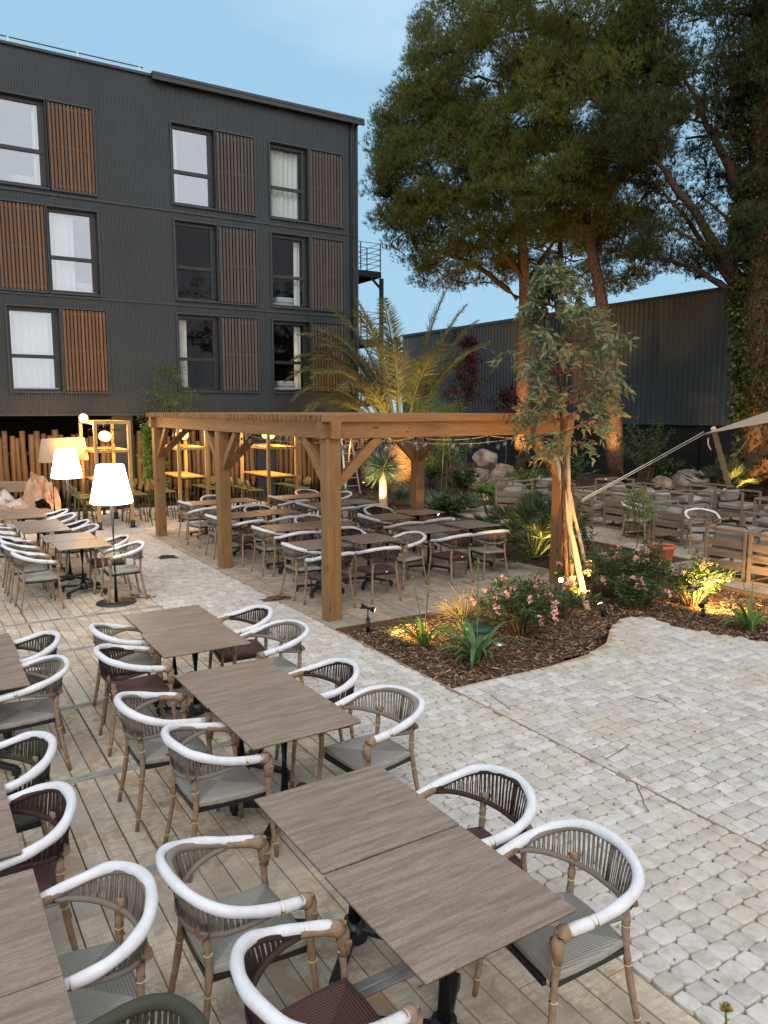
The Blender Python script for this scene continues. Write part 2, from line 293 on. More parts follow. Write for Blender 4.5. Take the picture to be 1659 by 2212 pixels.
def emit(name, col, s):
    k = NT(name); k.fin(col, 0.5); k.b.inputs['Emission Color'].default_value = col + (1,); k.b.inputs['Emission Strength'].default_value = s
emit('lamp_shade_lit', (1.0, 0.93, 0.84), 7.0); emit('globe_lit', (1.0, 0.52, 0.14), 4.5); emit('spot_lens', (1.0, 0.62, 0.22), 30.0); emit('spot_lens_dim', (1.0, 0.7, 0.35), 4.0)

# ------------------------------------------------------------------ mesh helpers
def quad_basis(d):
    d = Vector(d).normalized(); up = Vector((0, 0, 1)) if abs(d.z) < 0.95 else Vector((1, 0, 0))
    x = d.cross(up).normalized(); y = x.cross(d).normalized(); return x, y, d
class MB:
    def __init__(s): s.v = []; s.f = []; s.m = []; s.sm = []
    def add(s, vs, fs, mi=0, smooth=False):
        b = len(s.v); s.v += [tuple(v) for v in vs]
        for f in fs: s.f.append(tuple(i + b for i in f)); s.m.append(mi); s.sm.append(smooth)
    def box(s, c, size, rot=None, mi=0, bev=0.0):
        hx, hy, hz = [q / 2 for q in size]; c = Vector(c)
        if bev <= 0:
            vs = [Vector((x, y, z)) for z in (-hz, hz) for x, y in ((-hx, -hy), (hx, -hy), (hx, hy), (-hx, hy))]
            fs = [(0, 3, 2, 1), (4, 5, 6, 7), (0, 1, 5, 4), (1, 2, 6, 5), (2, 3, 7, 6), (3, 0, 4, 7)]
        else:
            b = min(bev, hx * .9, hy * .9, hz * .9); vs = []; 
            def ring(z, i): return [Vector((x, y, z)) for x, y in ((-hx + i, -hy), (hx - i, -hy), (hx, -hy + i), (hx, hy - i), (hx - i, hy), (-hx + i, hy), (-hx, hy - i), (-hx, -hy + i))]
            def rin(z): return [Vector((x, y, z)) for x, y in ((-hx + 2 * b, -hy + b), (hx - 2 * b, -hy + b), (hx - b, -hy + 2 * b), (hx - b, hy - 2 * b), (hx - 2 * b, hy - b), (-hx + 2 * b, hy - b), (-hx + b, hy - 2 * b), (-hx + b, -hy + 2 * b))]
            vs = rin(-hz) + ring(-hz + b, b) + ring(hz - b, b) + rin(hz)
            fs = [tuple(range(7, -1, -1)), tuple(range(24, 32))]
            for k_ in range(3):
                for i in range(8): j = (i + 1) % 8; fs.append((k_ * 8 + i, k_ * 8 + j, k_ * 8 + 8 + j, k_ * 8 + 8 + i))
        if rot is not None: vs = [rot @ v for v in vs]
        s.add([c + v for v in vs], fs, mi)
    def bar(s, p0, p1, w, h, mi=0, bev=0.0, up=(0, 0, 1)):
        p0 = Vector(p0); p1 = Vector(p1); d = p1 - p0; l = d.length; d.normalize(); up = Vector(up)
        if abs(d.dot(up)) > 0.98: up = Vector((0, 1, 0))
        x = d.cross(up).normalized(); z = x.cross(d).normalized(); M = Matrix((x, d, z)).transposed()
        s.box((p0 + p1) / 2, (w, l, h), M, mi, bev)
    def tube(s, pts, r, n=8, mi=0, caps=True, smooth=True, flat=1.0, normal=None):
        pts = [Vector(p) for p in pts]; k_ = len(pts); r = r if hasattr(r, '__len__') else [r] * k_
        prev = None; vs = []
        for i, p in enumerate(pts):
            d = (pts[min(i + 1, k_ - 1)] - pts[max(i - 1, 0)])
            if d.length < 1e-9: d = Vector((0, 0, 1))
            d.normalize()
            if prev is None: x, y, _ = quad_basis(d)
            else:
                x = prev - d * prev.dot(d)
                x = x.normalized() if x.length > 1e-6 else quad_basis(d)[0]; y = d.cross(x)
            prev = x
            for j in range(n):
                a = 2 * PI * j / n; vs.append(p + x * (math.cos(a) * r[i]) + y * (math.sin(a) * r[i] * flat))
        fs = []
        for i in range(k_ - 1):
            for j in range(n): q = (j + 1) % n; fs.append((i * n + j, i * n + q, (i + 1) * n + q, (i + 1) * n + j))
        s.add(vs, fs, mi, smooth)
        if caps:
            b = len(s.v) - len(vs)
            s.f.append(tuple(b + j for j in range(n - 1, -1, -1))); s.m.append(mi); s.sm.append(False)
            s.f.append(tuple(b + (k_ - 1) * n + j for j in range(n))); s.m.append(mi); s.sm.append(False)
    def lathe(s, prof, c=(0, 0, 0), n=24, mi=0, smooth=True):
        c = Vector(c); vs = []; 
        for r, z in prof:
            for j in range(n): a = 2 * PI * j / n; vs.append(c + Vector((math.cos(a) * r, math.sin(a) * r, z)))
        fs = []
        for i in range(len(prof) - 1):
            for j in range(n): q = (j + 1) % n; fs.append((i * n + j, i * n + q, (i + 1) * n + q, (i + 1) * n + j))
        s.add(vs, fs, mi, smooth)
    def build(s, name, mats, parent=None, loc=None, kind=None):
        me = bpy.data.meshes.new(name); me.from_pydata(s.v, [], s.f)
        for m in (mats if isinstance(mats, (list, tuple)) else [mats]): me.materials.append(MATS[m])
        me.polygons.foreach_set('material_index', s.m); me.polygons.foreach_set('use_smooth', s.sm); me.update()
        o = bpy.data.objects.new(name, me); COL.objects.link(o)
        if parent: o.parent = parent
        if loc is not None: o.location = loc
        if kind: o['kind'] = kind
        return o
def np_mesh(name, verts, faces, mats, parent=None, midx=None, smooth=False):
    """verts (N,3) array, faces (M,k) array"""
    me = bpy.data.meshes.new(name); verts = np.ascontiguousarray(verts, dtype=np.float32); faces = np.ascontiguousarray(faces, dtype=np.int32)
    k_ = faces.shape[1]; me.vertices.add(len(verts)); me.vertices.foreach_set('co', verts.ravel())
    me.loops.add(faces.size); me.loops.foreach_set('vertex_index', faces.ravel())
    me.polygons.add(len(faces)); me.polygons.foreach_set('loop_start', np.arange(0, faces.size, k_, dtype=np.int32))
    try: me.polygons.foreach_set('loop_total', np.full(len(faces), k_, dtype=np.int32))
    except Exception: pass
    for m in (mats if isinstance(mats, (list, tuple)) else [mats]): me.materials.append(MATS[m])
    if midx is not None: me.polygons.foreach_set('material_index', np.asarray(midx, dtype=np.int32))
    me.update(calc_edges=True); me.validate()
    o = bpy.data.objects.new(name, me); COL.objects.link(o)
    if parent: o.parent = parent
    return o
def norm(a): return a / np.maximum(np.linalg.norm(a, axis=-1, keepdims=True), 1e-9)
def blades(base, d, length, width, side=None, bend=0.0, wpos=0.45):
    """diamond leaves: base (N,3), direction d (N,3); returns verts, quad faces"""
    n = len(base); d = norm(d); length = np.broadcast_to(length, (n,))[:, None]; width = np.broadcast_to(width, (n,))[:, None]
    if side is None: side = rng.normal(size=(n, 3))
    side = norm(np.cross(d, side)); nor = np.cross(side, d)
    mid = base + d * length * wpos + nor * bend * length * 0.5
    tip = base + d * length - np.array([0, 0, 1.0]) * bend * length
    v = np.stack([base, mid + side * width / 2, tip, mid - side * width / 2], 1).reshape(-1, 3)
    return v, np.arange(n * 4).reshape(-1, 4)
def tag(o, label, cat, group=None, kind=None):
    o['label'] = label; o['category'] = cat
    if group: o['group'] = group
    if kind: o['kind'] = kind
    return o
def empty(name, loc=(0, 0, 0), rz=0.0):
    o = bpy.data.objects.new(name, None); COL.objects.link(o); o.location = loc; o.rotation_euler = (0, 0, R(rz)); o.empty_display_size = 0.1; return o
KIDS = {}
def dup(root, loc, rz, label, cat, group=None):
    def cp(o, par):
        c = o.copy(); COL.objects.link(c); c.parent = par
        for ch in [q for q in KIDSOF(o)]: cp(ch, c)
        return c
    c = cp(root, None); c.location = loc; c.rotation_euler = (0, 0, R(rz)); tag(c, label, cat, group); return c
def KIDSOF(o): return CH.get(o.name, [])
CH = {}
def freeze(root):
    """remember the children of a template"""
    for o in list(bpy.data.objects):
        if o.parent: CH.setdefault(o.parent.name, []); 
    CH.clear()
    for o in list(bpy.data.objects):
        if o.parent: CH.setdefault(o.parent.name, []).append(o)
def catmull(P, n):
    P = [Vector(p) for p in P]; P = [P[0] * 2 - P[1]] + P + [P[-1] * 2 - P[-2]]; out = []; segs = len(P) - 3
    for i in range(n + 1):
        t = i / n * segs; k_ = min(int(t), segs - 1); t -= k_; a, b, c, d = P[k_:k_ + 4]
        out.append(0.5 * ((2 * b) + (c - a) * t + (2 * a - 5 * b + 4 * c - d) * t * t + (3 * b - a - 3 * c + d) * t ** 3))
    return out

# ================================================================== SETTING
m = MB(); m.add([(-150, -150, -0.14), (200, -150, -0.14), (200, 200, -0.14), (-150, 200, -0.14)], [(0, 1, 2, 3)])
m.build('ground', 'soil', kind='structure')
def sheet(name, poly, z, mat, kind='structure'):
    m = MB(); m.add([(x, y, z) for x, y in poly], [tuple(range(len(poly)))]); return m.build(name, mat, kind=kind)
XL, XR = -1.74, -0.19          # walkway between the two decks
BED = [(XR, -0.47), (4.6, -0.47), (6.0, 0.1), (6.0, -2.4), (7.2, -6.0), (4.9, -6.0), (4.15, -3.9), (3.78, -3.16), (3.62, -2.5), (3.66, -2.02), (3.3, -1.95), (2.85, -2.2), (2.34, -2.59), (1.82, -2.79), (1.14, -2.86), (XR, -2.84)]
PLAZA = [(XR, -12), (9.5, -12), (7.2, -6.0), (4.9, -6.0), (4.15, -3.9), (3.78, -3.16), (3.62, -2.5), (3.66, -2.02), (3.3, -1.95), (2.85, -2.2), (2.34, -2.59), (1.82, -2.79), (1.14, -2.86), (XR, -2.84)]
def inside(p, poly):
    x, y = p; c = False
    for i in range(len(poly)):
        x1, y1 = poly[i]; x2, y2 = poly[i - 1]
        if (y1 > y) != (y2 > y) and x < (x2 - x1) * (y - y1) / (y2 - y1) + x1: c = not c
    return c
sheet('walkway_bedding', [(XL, -12), (XR, -12), (XR, 8.42), (5.6, 8.42), (5.6, 10.2), (4.2, 13.2), (-9, 13.2), (-9, 8.6), (XL, 8.6)], -0.022, 'joint_sand')
sheet('plaza_bedding', PLAZA, -0.018, 'joint_sand')
def pavers(name, mat, x0, x1, y0, y1, px, py, test, seed, gap=0.012, hexa=False, clip=(-99, 99)):
    rd = random.Random(seed); V = []; F = []
    ny = int((y1 - y0) / py); nx = int((x1 - x0) / px)
    for j in range(ny + 1):
        off = (j % 2) * px * 0.5 + rd.uniform(-0.02, 0.02)
        x = x0 - px + off
        while x < x1 + px:
            wx = px * rd.uniform(0.84, 1.16); xa, xb = max(x, clip[0]), min(x + wx, clip[1]); cx = (xa + xb) / 2; x += wx
            if xb - xa < .035: continue
            wx0 = wx; wx = xb - xa; cy = y0 + j * py + rd.uniform(-.005, .005)
            if not test(cx, cy): continue
            hx = wx / 2 - gap * rd.uniform(.5, 1.5); hy = py / 2 - gap * rd.uniform(.5, 1.3); rz = rd.uniform(-.035, .035)
            zt = rd.uniform(-.004, .003); tx, ty = rd.uniform(-.03, .03), rd.uniform(-.03, .03)
            if hexa: cor = [(-1.03, -.62), (-.78, -1), (.78, -1), (1.03, -.62), (1.03, .62), (.78, 1), (-.78, 1), (-1.03, .62)]
            else: cor = [(-1, -.82), (-.86, -.99), (.86, -.99), (1, -.82), (1, .82), (.86, .99), (-.86, .99), (-1, .82)]
            rn = rd.uniform(.0, 1.0); cor = [(a * rd.uniform(.94, 1.03) * (1 - .10 * rn * (abs(b) > .9)), b * rd.uniform(.94, 1.03) * (1 - .10 * rn * (abs(a) > .9))) for a, b in cor]; b0 = len(V)
            for sc_, dz in ((1.0, -.05), (1.0, -.005), (0.96, -.0008), (0.88, 0.0)):
                for a, b in cor:
                    lx, ly = a * hx * sc_, b * hy * sc_; V.append((cx + lx * math.cos(rz) - ly * math.sin(rz), cy + lx * math.sin(rz) + ly * math.cos(rz), zt + dz + (tx * lx + ty * ly)))
            for r_ in range(3):
                for i in range(8): q = (i + 1) % 8; F.append((b0 + r_ * 8 + i, b0 + r_ * 8 + q, b0 + r_ * 8 + 8 + q, b0 + r_ * 8 + 8 + i))
            F.append(tuple(range(b0 + 24, b0 + 32)))
    me = bpy.data.meshes.new(name); me.from_pydata(V, [], F); me.materials.append(MATS[mat]); me.polygons.foreach_set('use_smooth', [True] * len(F)); me.update()
    o = bpy.data.objects.new(name, me); COL.objects.link(o); o['kind'] = 'structure'; return o
pavers('walkway', 'paver_stone', XL, XR, -9.5, 8.5, .142, .120, lambda x, y: True, 3, gap=.0016, hexa=True, clip=(XL + .01, XR - .004))
FAR = [(-9, 8.62), (XL, 8.62), (XL, 8.46), (5.6, 8.46), (5.6, 10.2), (4.2, 13.2), (-9, 13.2)]
pavers('far_paving', 'paver_stone', -6, 5.6, 8.5, 13.2, .15, .125, lambda x, y: inside((x, y), FAR), 5, gap=.003, hexa=True)
pavers('plaza', 'sett_stone', XR, 6.2, -9.2, -1.9, .148, .130, lambda x, y: inside((x, y + .06), PLAZA) and inside((x + .03, y), PLAZA), 9, gap=.0034, clip=(XR + .01, 99))
m = MB(); m.bar((XR + .012, -12, -.016), (XR + .012, 8.4, -.016), .005, .03); m.build('paving_edge', 'curb_steel', kind='structure')

def deck(name, x0, x1, y0, y1, seams_y, seams_x, bw=0.137, z=0.0, seed=1, along='Y', mat='deck_board'):
    rd = random.Random(seed); m = MB()
    ys = [y0] + seams_y + [y1]; xs = [x0] + seams_x + [x1]
    for a in range(len(xs) - 1):
        for b in range(len(ys) - 1):
            X0, X1, Y0, Y1 = xs[a] + .006, xs[a + 1] - .006, ys[b] + .052, ys[b + 1] - .052
            n = max(1, round((X1 - X0) / bw)) if along == 'Y' else max(1, round((Y1 - Y0) / bw))
            for i in range(n):
                zt = z - .014 + rd.uniform(-.002, .002); g = rd.uniform(.002, .006)
                if along == 'Y':
                    wd = (X1 - X0) / n; cuts = [Y0, Y1] if rd.random() > .18 else [Y0, rd.uniform(Y0 + .3, Y1 - .3), Y1]
                    for q in range(len(cuts) - 1):
                        c = ((X0 + wd * (i + .5)), (cuts[q] + cuts[q + 1]) / 2, zt); m.box(c, (wd - g * 1.6, cuts[q + 1] - cuts[q] - .004, .028), Matrix.Rotation(rd.uniform(-.002, .002), 3, 'Z'), 0, .0035)
                else:
                    wd = (Y1 - Y0) / n; m.box(((X0 + X1) / 2, Y0 + wd * (i + .5), zt), (X1 - X0, wd - g * 1.6, .028), None, 0, .0035)
    o = m.build(name, mat, kind='structure')
    e_ = MB()
    for q in ys[1:-1]:
        for dy in (-.030, .030): e_.box(((x0 + x1) / 2, q + dy, z - .012), (x1 - x0 - .01, .040, .028), None, 0, .003)
    for q in xs[1:-1]: e_.box((q, (y0 + y1) / 2, z - .030), (.010, y1 - y0 - .02, .02))
    e_.build(name + '_edge_boards', 'deck_edge', o)
    if name == 'left_deck':
        e_ = MB()
        for q in (-5.88, -4.38, -2.93): e_.box(((x0 + x1) / 2 + .3, q, z - .012), (x1 - x0 - 1.0, .012, .02))
        e_.build('joint_strip', 'galvanised', o)
    f = MB(); f.box(((x0 + x1) / 2, (y0 + y1) / 2, z - .055), (x1 - x0, y1 - y0, .05)); o2 = f.build(name + '_joists', 'deck_joint', o); return o
deck('left_deck', -9, XL, -10.4, 8.6, [-8.9, -7.4, -5.88, -4.38, -2.93, -1.42, .42, 1.9, 3.4, 4.9, 6.4, 7.5], [-7.9, -6.4, -5.0, -3.45], seed=4)
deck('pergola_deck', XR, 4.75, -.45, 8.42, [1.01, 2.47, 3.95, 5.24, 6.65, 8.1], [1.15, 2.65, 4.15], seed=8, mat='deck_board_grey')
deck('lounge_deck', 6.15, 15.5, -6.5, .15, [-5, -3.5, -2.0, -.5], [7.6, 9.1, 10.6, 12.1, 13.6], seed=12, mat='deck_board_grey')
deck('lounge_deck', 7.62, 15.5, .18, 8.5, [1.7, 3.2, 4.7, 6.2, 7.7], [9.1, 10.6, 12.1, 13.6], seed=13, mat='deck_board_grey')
m = MB(); m.bar((XR, -.475, -.05), (4.78, -.475, -.05), .03, .14); m.bar((4.78, -.475, -.05), (4.78, 8.42, -.05), .03, .14); m.bar((6.12, .17, -.05), (6.12, -6.5, -.05), .04, .12)
m.build('planting_edge', 'stem_brown', kind='structure')
# planting bed: a gently mounded sheet of soil with loose bark chips
def bedz(x, y): return -.055 + .03 * noise.noise(Vector((x * .9, y * .9, 0))) + .012 * noise.noise(Vector((x * 4, y * 4, 3)))
def bed_sheet(name, poly, step):
    xs = [p[0] for p in poly]; ys = [p[1] for p in poly]; nx = int((max(xs) - min(xs)) / step) + 2; ny = int((max(ys) - min(ys)) / step) + 2; V = []; F = []
    for j in range(ny):
        for i in range(nx): x = min(xs) + i * step; y = min(ys) + j * step; V.append((x, y, bedz(x, y)))
    for j in range(ny - 1):
        for i in range(nx - 1):
            a = j * nx + i
            if inside((V[a][0] + step / 2, V[a][1] + step / 2), poly): F.append((a, a + 1, a + nx + 1, a + nx))
    me = bpy.data.meshes.new(name); me.from_pydata(V, [], F); me.materials.append(MATS['soil']); me.polygons.foreach_set('use_smooth', [True] * len(F)); o = bpy.data.objects.new(name, me); COL.objects.link(o); o['kind'] = 'structure'
BIG = [(XR + .03, -2.9), (XR + .03, -.5), (4.8, -.5), (4.8, 8.4), (5.7, 8.5), (5.5, 10.4), (4.3, 13.4), (9, 16), (21, 24), (21, 8.6), (7.6, 8.6), (7.6, .2), (6.1, .2), (6.1, -6.4), (4.9, -6.4), (4.1, -3.7), (3.7, -2.0), (2.9, -2.1), (1.8, -2.7), (1.1, -2.8)]
bed_sheet('planting_bed', BIG, .12)
def chips(name, poly, n, lo=.02, hi=.075, seed=1):
    r = np.random.default_rng(seed); xs = [p[0] for p in poly]; ys = [p[1] for p in poly]; P = []
    while len(P) < n:
        p = (r.uniform(min(xs), max(xs)), r.uniform(min(ys), max(ys)))
        if inside(p, poly): P.append((p[0], p[1], bedz(*p) + r.uniform(.004, .03)))
    P = np.array(P); a = r.uniform(0, 2 * PI, n); d = np.stack([np.cos(a), np.sin(a), r.uniform(-.35, .35, n)], 1); Ls = r.uniform(lo, hi, n)[:, None]; W = r.uniform(.006, .018, n)[:, None]
    s = norm(np.cross(d, np.array([0, 0, 1.0]) + r.normal(scale=.4, size=(n, 3))))
    v = np.stack([P - d * Ls / 2 - s * W / 2, P + d * Ls / 2 - s * W * .3, P + d * Ls / 2 + s * W * .4, P - d * Ls / 2 + s * W / 2], 1).reshape(-1, 3)
    o = np_mesh(name, v, np.arange(n * 4).reshape(-1, 4), 'bark_chip'); tag(o, 'loose brown bark chips mulching the planting beds', 'mulch', kind='stuff')
NEARBED = [(XR + .03, -2.82), (XR + .03, -.5), (4.6, -.5), (6.0, .1), (6.0, -6), (4.95, -6.0), (4.2, -3.9), (3.8, -3.1), (3.67, -2.4), (3.7, -1.95), (3.3, -1.9), (2.85, -2.15), (2.3, -2.55), (1.8, -2.75), (1.1, -2.82)]
chips('bark_mulch', NEARBED, 24000)
chips('bark_mulch', [(4.85, .3), (7.55, .3), (7.55, 8.5), (14, 8.7), (14, 14), (6, 14), (5.7, 8.5), (4.85, 8.5)], 9000, .04, .11, seed=2)
# fallen leaves and twigs on paving and decks
def litter():
    r = np.random.default_rng(5); n = 520; P = np.stack([r.uniform(-5, 5, n), r.uniform(-8.6, -1.5, n), np.full(n, .006)], 1)
    ok = np.array([not inside((p[0], p[1]), NEARBED) for p in P]); P = P[ok]; n = len(P); a = r.uniform(0, 2 * PI, n); d = np.stack([np.cos(a), np.sin(a), np.full(n, .03)], 1)
    v, f = blades(P, d, r.uniform(.015, .05, n), r.uniform(.006, .016, n), side=np.tile([[.1, 0, 1.0]], (n, 1)))
    # blades lie flat: side vector horizontal
    tag(np_mesh('fallen_leaves', v, f, 'leaf_litter'), 'small fallen leaves scattered over the paving and deck', 'leaf litter', kind='stuff')
    for q, (x, y) in enumerate([(1.25, -4.2), (1.35, -4.25), (-.05, -3.6), (.3, -4.7), (-.9, -7.2), (1.2, -6.5), (-.2, -5.2), (.7, -5.9)]):
        m = MB(); a = random.uniform(0, 6); pts = [Vector((x + t * math.cos(a) * .1 + random.uniform(-.012, .012), y + t * math.sin(a) * .1 + random.uniform(-.012, .012), .006)) for t in range(random.choice([3, 4, 5]))]
        m.tube(pts, [.004, .003, .003, .0025, .002][:len(pts)], 5); o = m.build('twig', 'stem_brown'); tag(o, 'thin dry twig lying on the pale setts of the plaza', 'twig', 'dry twigs on the plaza setts')
litter()

# ================================================================== APARTMENT BUILDING (dark corrugated facade at y = 15)
FY = 15.0; bld = empty('corrugated_building', (0, FY, 0)); tag(bld, 'three-storey dark grey corrugated building with slatted timber shutters', 'building')
def corr(m, x0, x1, z0, z1, pitch=.075, dep=.018, y=0.0):
    n = max(1, round((x1 - x0) / pitch)); p = (x1 - x0) / n; X = []
    for i in range(n):
        a = x0 + i * p; X += [(a, 0), (a + p * .38, 0), (a + p * .5, -dep), (a + p * .88, -dep)]
    X.append((x1, 0)); vs = []
    for x, d in X: vs += [(x, y + d, z0), (x, y + d, z1)]
    m.add(vs, [(2 * i, 2 * i + 2, 2 * i + 3, 2 * i + 1) for i in range(len(X) - 1)])
BX0, BX1, BZ0, BZ1 = -9.0, 8.95, 2.62, 12.32
HOLES = []     # x0, x1, z0, z1, kind, tone
rows = [(8.80, 11.10), (6.02, 8.33), (3.26, 5.58)]
def row(zr, col1, shift):
    z0, z1 = rows[zr]; H = []
    if col1 == 'ws': H += [(-2.22, -.80, 'w', 0), (-.74, .44, 's', 0)]
    if col1 == 'sw': H += [(-2.16, -.97, 's', 0), (-.90, .44, 'w', 0)]
    if col1 == 'ws2': H += [(-2.06, -.72, 'w', 0), (-.64, .55, 's', 0)]
    H += [(2.66, 3.98, 'w', 1), (4.05, 5.26, 's', 1), (5.80, 7.14, 'w', 1), (7.22, 8.43, 's', 1)]
    if zr != 1: H = [(-6.6, -5.2, 'w', 0), (-5.1, -3.9, 's', 0)] + H
    for x0, x1, t, tone in H: HOLES.append((x0, x1, z0 + (0.07 if tone else 0), z1 + (.07 if tone else 0), t, tone, zr))
row(0, 'ws', 0); row(1, 'sw', 0); row(2, 'ws2', 0)
m = MB()
for zr, (lo, hi) in enumerate([(8.66, BZ1), (5.93, 8.64), (BZ0, 5.91)]):
    hs = sorted([h for h in HOLES if h[6] == zr]); x = BX0
    for h in hs:
        corr(m, x, h[0], lo, hi); corr(m, h[0], h[1], lo, h[2]); corr(m, h[0], h[1], h[3], hi); x = h[1]
    corr(m, x, BX1, lo, hi)
m.build('facade_cladding', 'facade', bld)
m = MB()
for z in (8.65, 5.92): m.bar((BX0, -.032, z), (BX1, -.032, z), .03, .05)
m.bar((BX0, -.03, BZ0 - .02), (BX1, -.03, BZ0 - .02), .05, .05)
m.bar((BX0, -.035, BZ1 + .03), (2.15, -.035, BZ1 + .03), .09, .07)
for h in HOLES:
    x0, x1, z0, z1 = h[:4]; t = .045
    m.bar((x0 - t / 2, -.035, z0 - t), (x0 - t / 2, -.035, z1 + t), .05, t, up=(1, 0, 0)); m.bar((x1 + t / 2, -.035, z0 - t), (x1 + t / 2, -.035, z1 + t), .05, t, up=(1, 0, 0))
    m.bar((x0, -.035, z1 + t / 2), (x1, -.035, z1 + t / 2), .05, t); m.bar((x0, -.045, z0 - t / 2), (x1, -.045, z0 - t / 2), .08, t)
m.bar((BX1 + .03, -.02, BZ0), (BX1 + .03, -.02, BZ1), .07, .07)
m.build('trim', 'facade_trim', bld)
m = MB(); m.box(((2.15 + BX1) / 2 + .1, .22, BZ1 + .05), (BX1 - 2.15 + .28, .9, .11), None, 0, .02); m.box(((2.15 + BX1) / 2 + .1, -.2, BZ1 - .06), (BX1 - 2.15 + .28, .06, .12), None, 0, .01)
m.build('roof_overhang', 'facade_trim', bld)
m = MB(); m.tube([(BX1 - .16, -.25, BZ1 - .1), (BX1 - .2, -.1, BZ1 - .3), (BX1 - .2, -.08, BZ1 - .6), (BX1 - .2, -.08, BZ0)], .04, 8); m.build('downpipe', 'lamp_pole', bld)
m = MB(); m.box(((BX0 + BX1) / 2, 5.06, BZ1 - .1), (BX1 - BX0 - .02, 10, .2)); m.box(((BX0 + BX1) / 2, 5.06, BZ0 + .1), (BX1 - BX0 - .02, 10, .2)); m.box((BX1 - .05, 5.06, (BZ0 + BZ1) / 2), (.1, 10, BZ1 - BZ0 - .4)); m.box((BX0 + .05, 5.06, (BZ0 + BZ1) / 2), (.1, 10, BZ1 - BZ0 - .4)); m.box(((BX0 + BX1) / 2, 10.1, (BZ0 + BZ1) / 2), (BX1 - BX0, .1, BZ1 - BZ0))
m.build('carcass', 'facade_trim', bld)
for x in (-5.5, .92, 5.55): m = MB(); m.box((x, .35, 1.24), (.62, .5, 2.76), None, 0, .01); m.build('pillar', 'facade', bld)
for i, h in enumerate(HOLES):
    x0, x1, z0, z1, t, tone, zr = h; cx, cz, wd, ht = (x0 + x1) / 2, (z0 + z1) / 2, x1 - x0, z1 - z0
    if t == 's':
        m = MB(); m.box((cx, .05, cz), (wd, .02, ht)); fr = m.build('shutter', 'black_metal', bld)
        m = MB(); ns = 12 if tone == 0 else 11; p = wd / ns
        for q in range(ns): m.box((x0 + p * (q + .5), -.012, cz), (p * .66, .035, ht - .03), None, 0, .004)
        for zz in (z0 + .12, cz, z1 - .12): m.box((cx, .015, zz), (wd, .018, .05))
        s = m.build('slats', 'shutter_red' if tone == 0 else 'shutter_grey', fr)
        fr['label'] = 'reddish timber slatted shutter' if tone == 0 else 'grey-brown timber slatted shutter'
    else:
        m = MB(); d = .12
        for a, b, s_ in (((cx, d, z0 + .04), (0, 0), (wd, .06, .08)), ((cx, d, z1 - .06), (0, 0), (wd, .06, .12)), ((x0 + .04, d, cz), (0, 0), (.08, .06, ht - .2)), ((x1 - .04, d, cz), (0, 0), (.08, .06, ht - .2)), ((cx, d, z0 + ht * .42), (0, 0), (wd - .16, .07, .10))): m.box(a, s_)
        m.box((x1 - .13, d + .01, cz), (.1, .05, ht - .2)); m.box((cx, .06, z1 - .01), (wd, .12, .02)); m.box((cx, .06, z0 + .01), (wd, .12, .02)); m.box((x0 + .01, .06, cz), (.02, .12, ht)); m.box((x1 - .01, .06, cz), (.02, .12, ht))
        wn = m.build('window', 'black_metal', bld)
        bright = (tone == 0) or (zr == 0 and x0 < 4) or (zr == 0)
        m = MB(); m.box((cx, d + .02, cz), (wd - .14, .012, ht - .14)); m.build('pane', 'window_glass' if (tone == 0 or (zr == 0 and x0 < 4)) else 'window_glass_dim', wn)
        # room box and curtain
        m = MB(); xa, xb, ya, yb, za, zb = x0 + .01, x1 - .01, .2, 2.6, z0 + .01, z1 - .01
        m.add([(xa, ya, za), (xb, ya, za), (xb, yb, za), (xa, yb, za), (xa, ya, zb), (xb, ya, zb), (xb, yb, zb), (xa, yb, zb)], [(0, 1, 2, 3), (4, 7, 6, 5), (3, 2, 6, 7), (0, 3, 7, 4), (1, 5, 6, 2)]); m.build('room', 'room_dark', wn)
        def curtain(a, b, zt=z1 - .14, zb_=z0 + .12):
            mm_ = MB(); n = max(8, int((b - a) / .03)); vs = []
            for q in range(n + 1):
                xx = a + (b - a) * q / n; yy = .30 + .03 * math.sin(q * 1.15) + .015 * math.sin(q * .37)
                vs += [(xx, yy, zb_), (xx + .01, yy, zt)]
            mm_.add(vs, [(2 * q, 2 * q + 2, 2 * q + 3, 2 * q + 1) for q in range(n)], 0, True); mm_.build('curtain', 'curtain', wn)
        key = (zr, round(x0, 1))
        if key == (0, -2.2): curtain(x1 - .32, x1 - .16)
        elif key == (0, 2.7): curtain(x0 + .1, x0 + .24)
        elif key == (0, 5.8): curtain(x0 + .1, x1 - .2)
        elif key == (1, -.9): curtain(x0 + .1, x0 + .72)
        elif key == (1, 5.8): curtain(x1 - .42, x1 - .2)
        elif key == (2, -2.1): curtain(x0 + .1, x1 - .1)
        elif key == (2, 2.7): curtain(x0 + .12, x0 + .36)
        elif key == (2, 5.8): curtain(x1 - .45, x1 - .2)
        if key in ((1, 5.8), (2, 5.8), (1, -.9), (0, -2.2)):
            mm_ = MB(); mm_.box((cx + (.1 if tone else .3), .8, z0 + .28), (wd * .6, .7, .22), None, 0, .06); mm_.box((cx + .05, .8, z0 + .1), (wd * .75, .7, .16)); mm_.build('bed', 'bed_linen', wn)
m = MB()
for x in (-5.5, -3.5, -1.58, .18, 1.88): m.bar((x, .3, BZ1), (x, .3, BZ1 + .34), .04, .04)
m.tube([(-9, .3, BZ1 + .33), (2.0, .3, BZ1 + .33)], .022, 6); m.tube([(-9, .3, BZ1 + .17), (1.88, .3, BZ1 + .17)], .014, 6); m.build('roof_railing', 'galvanised', bld)
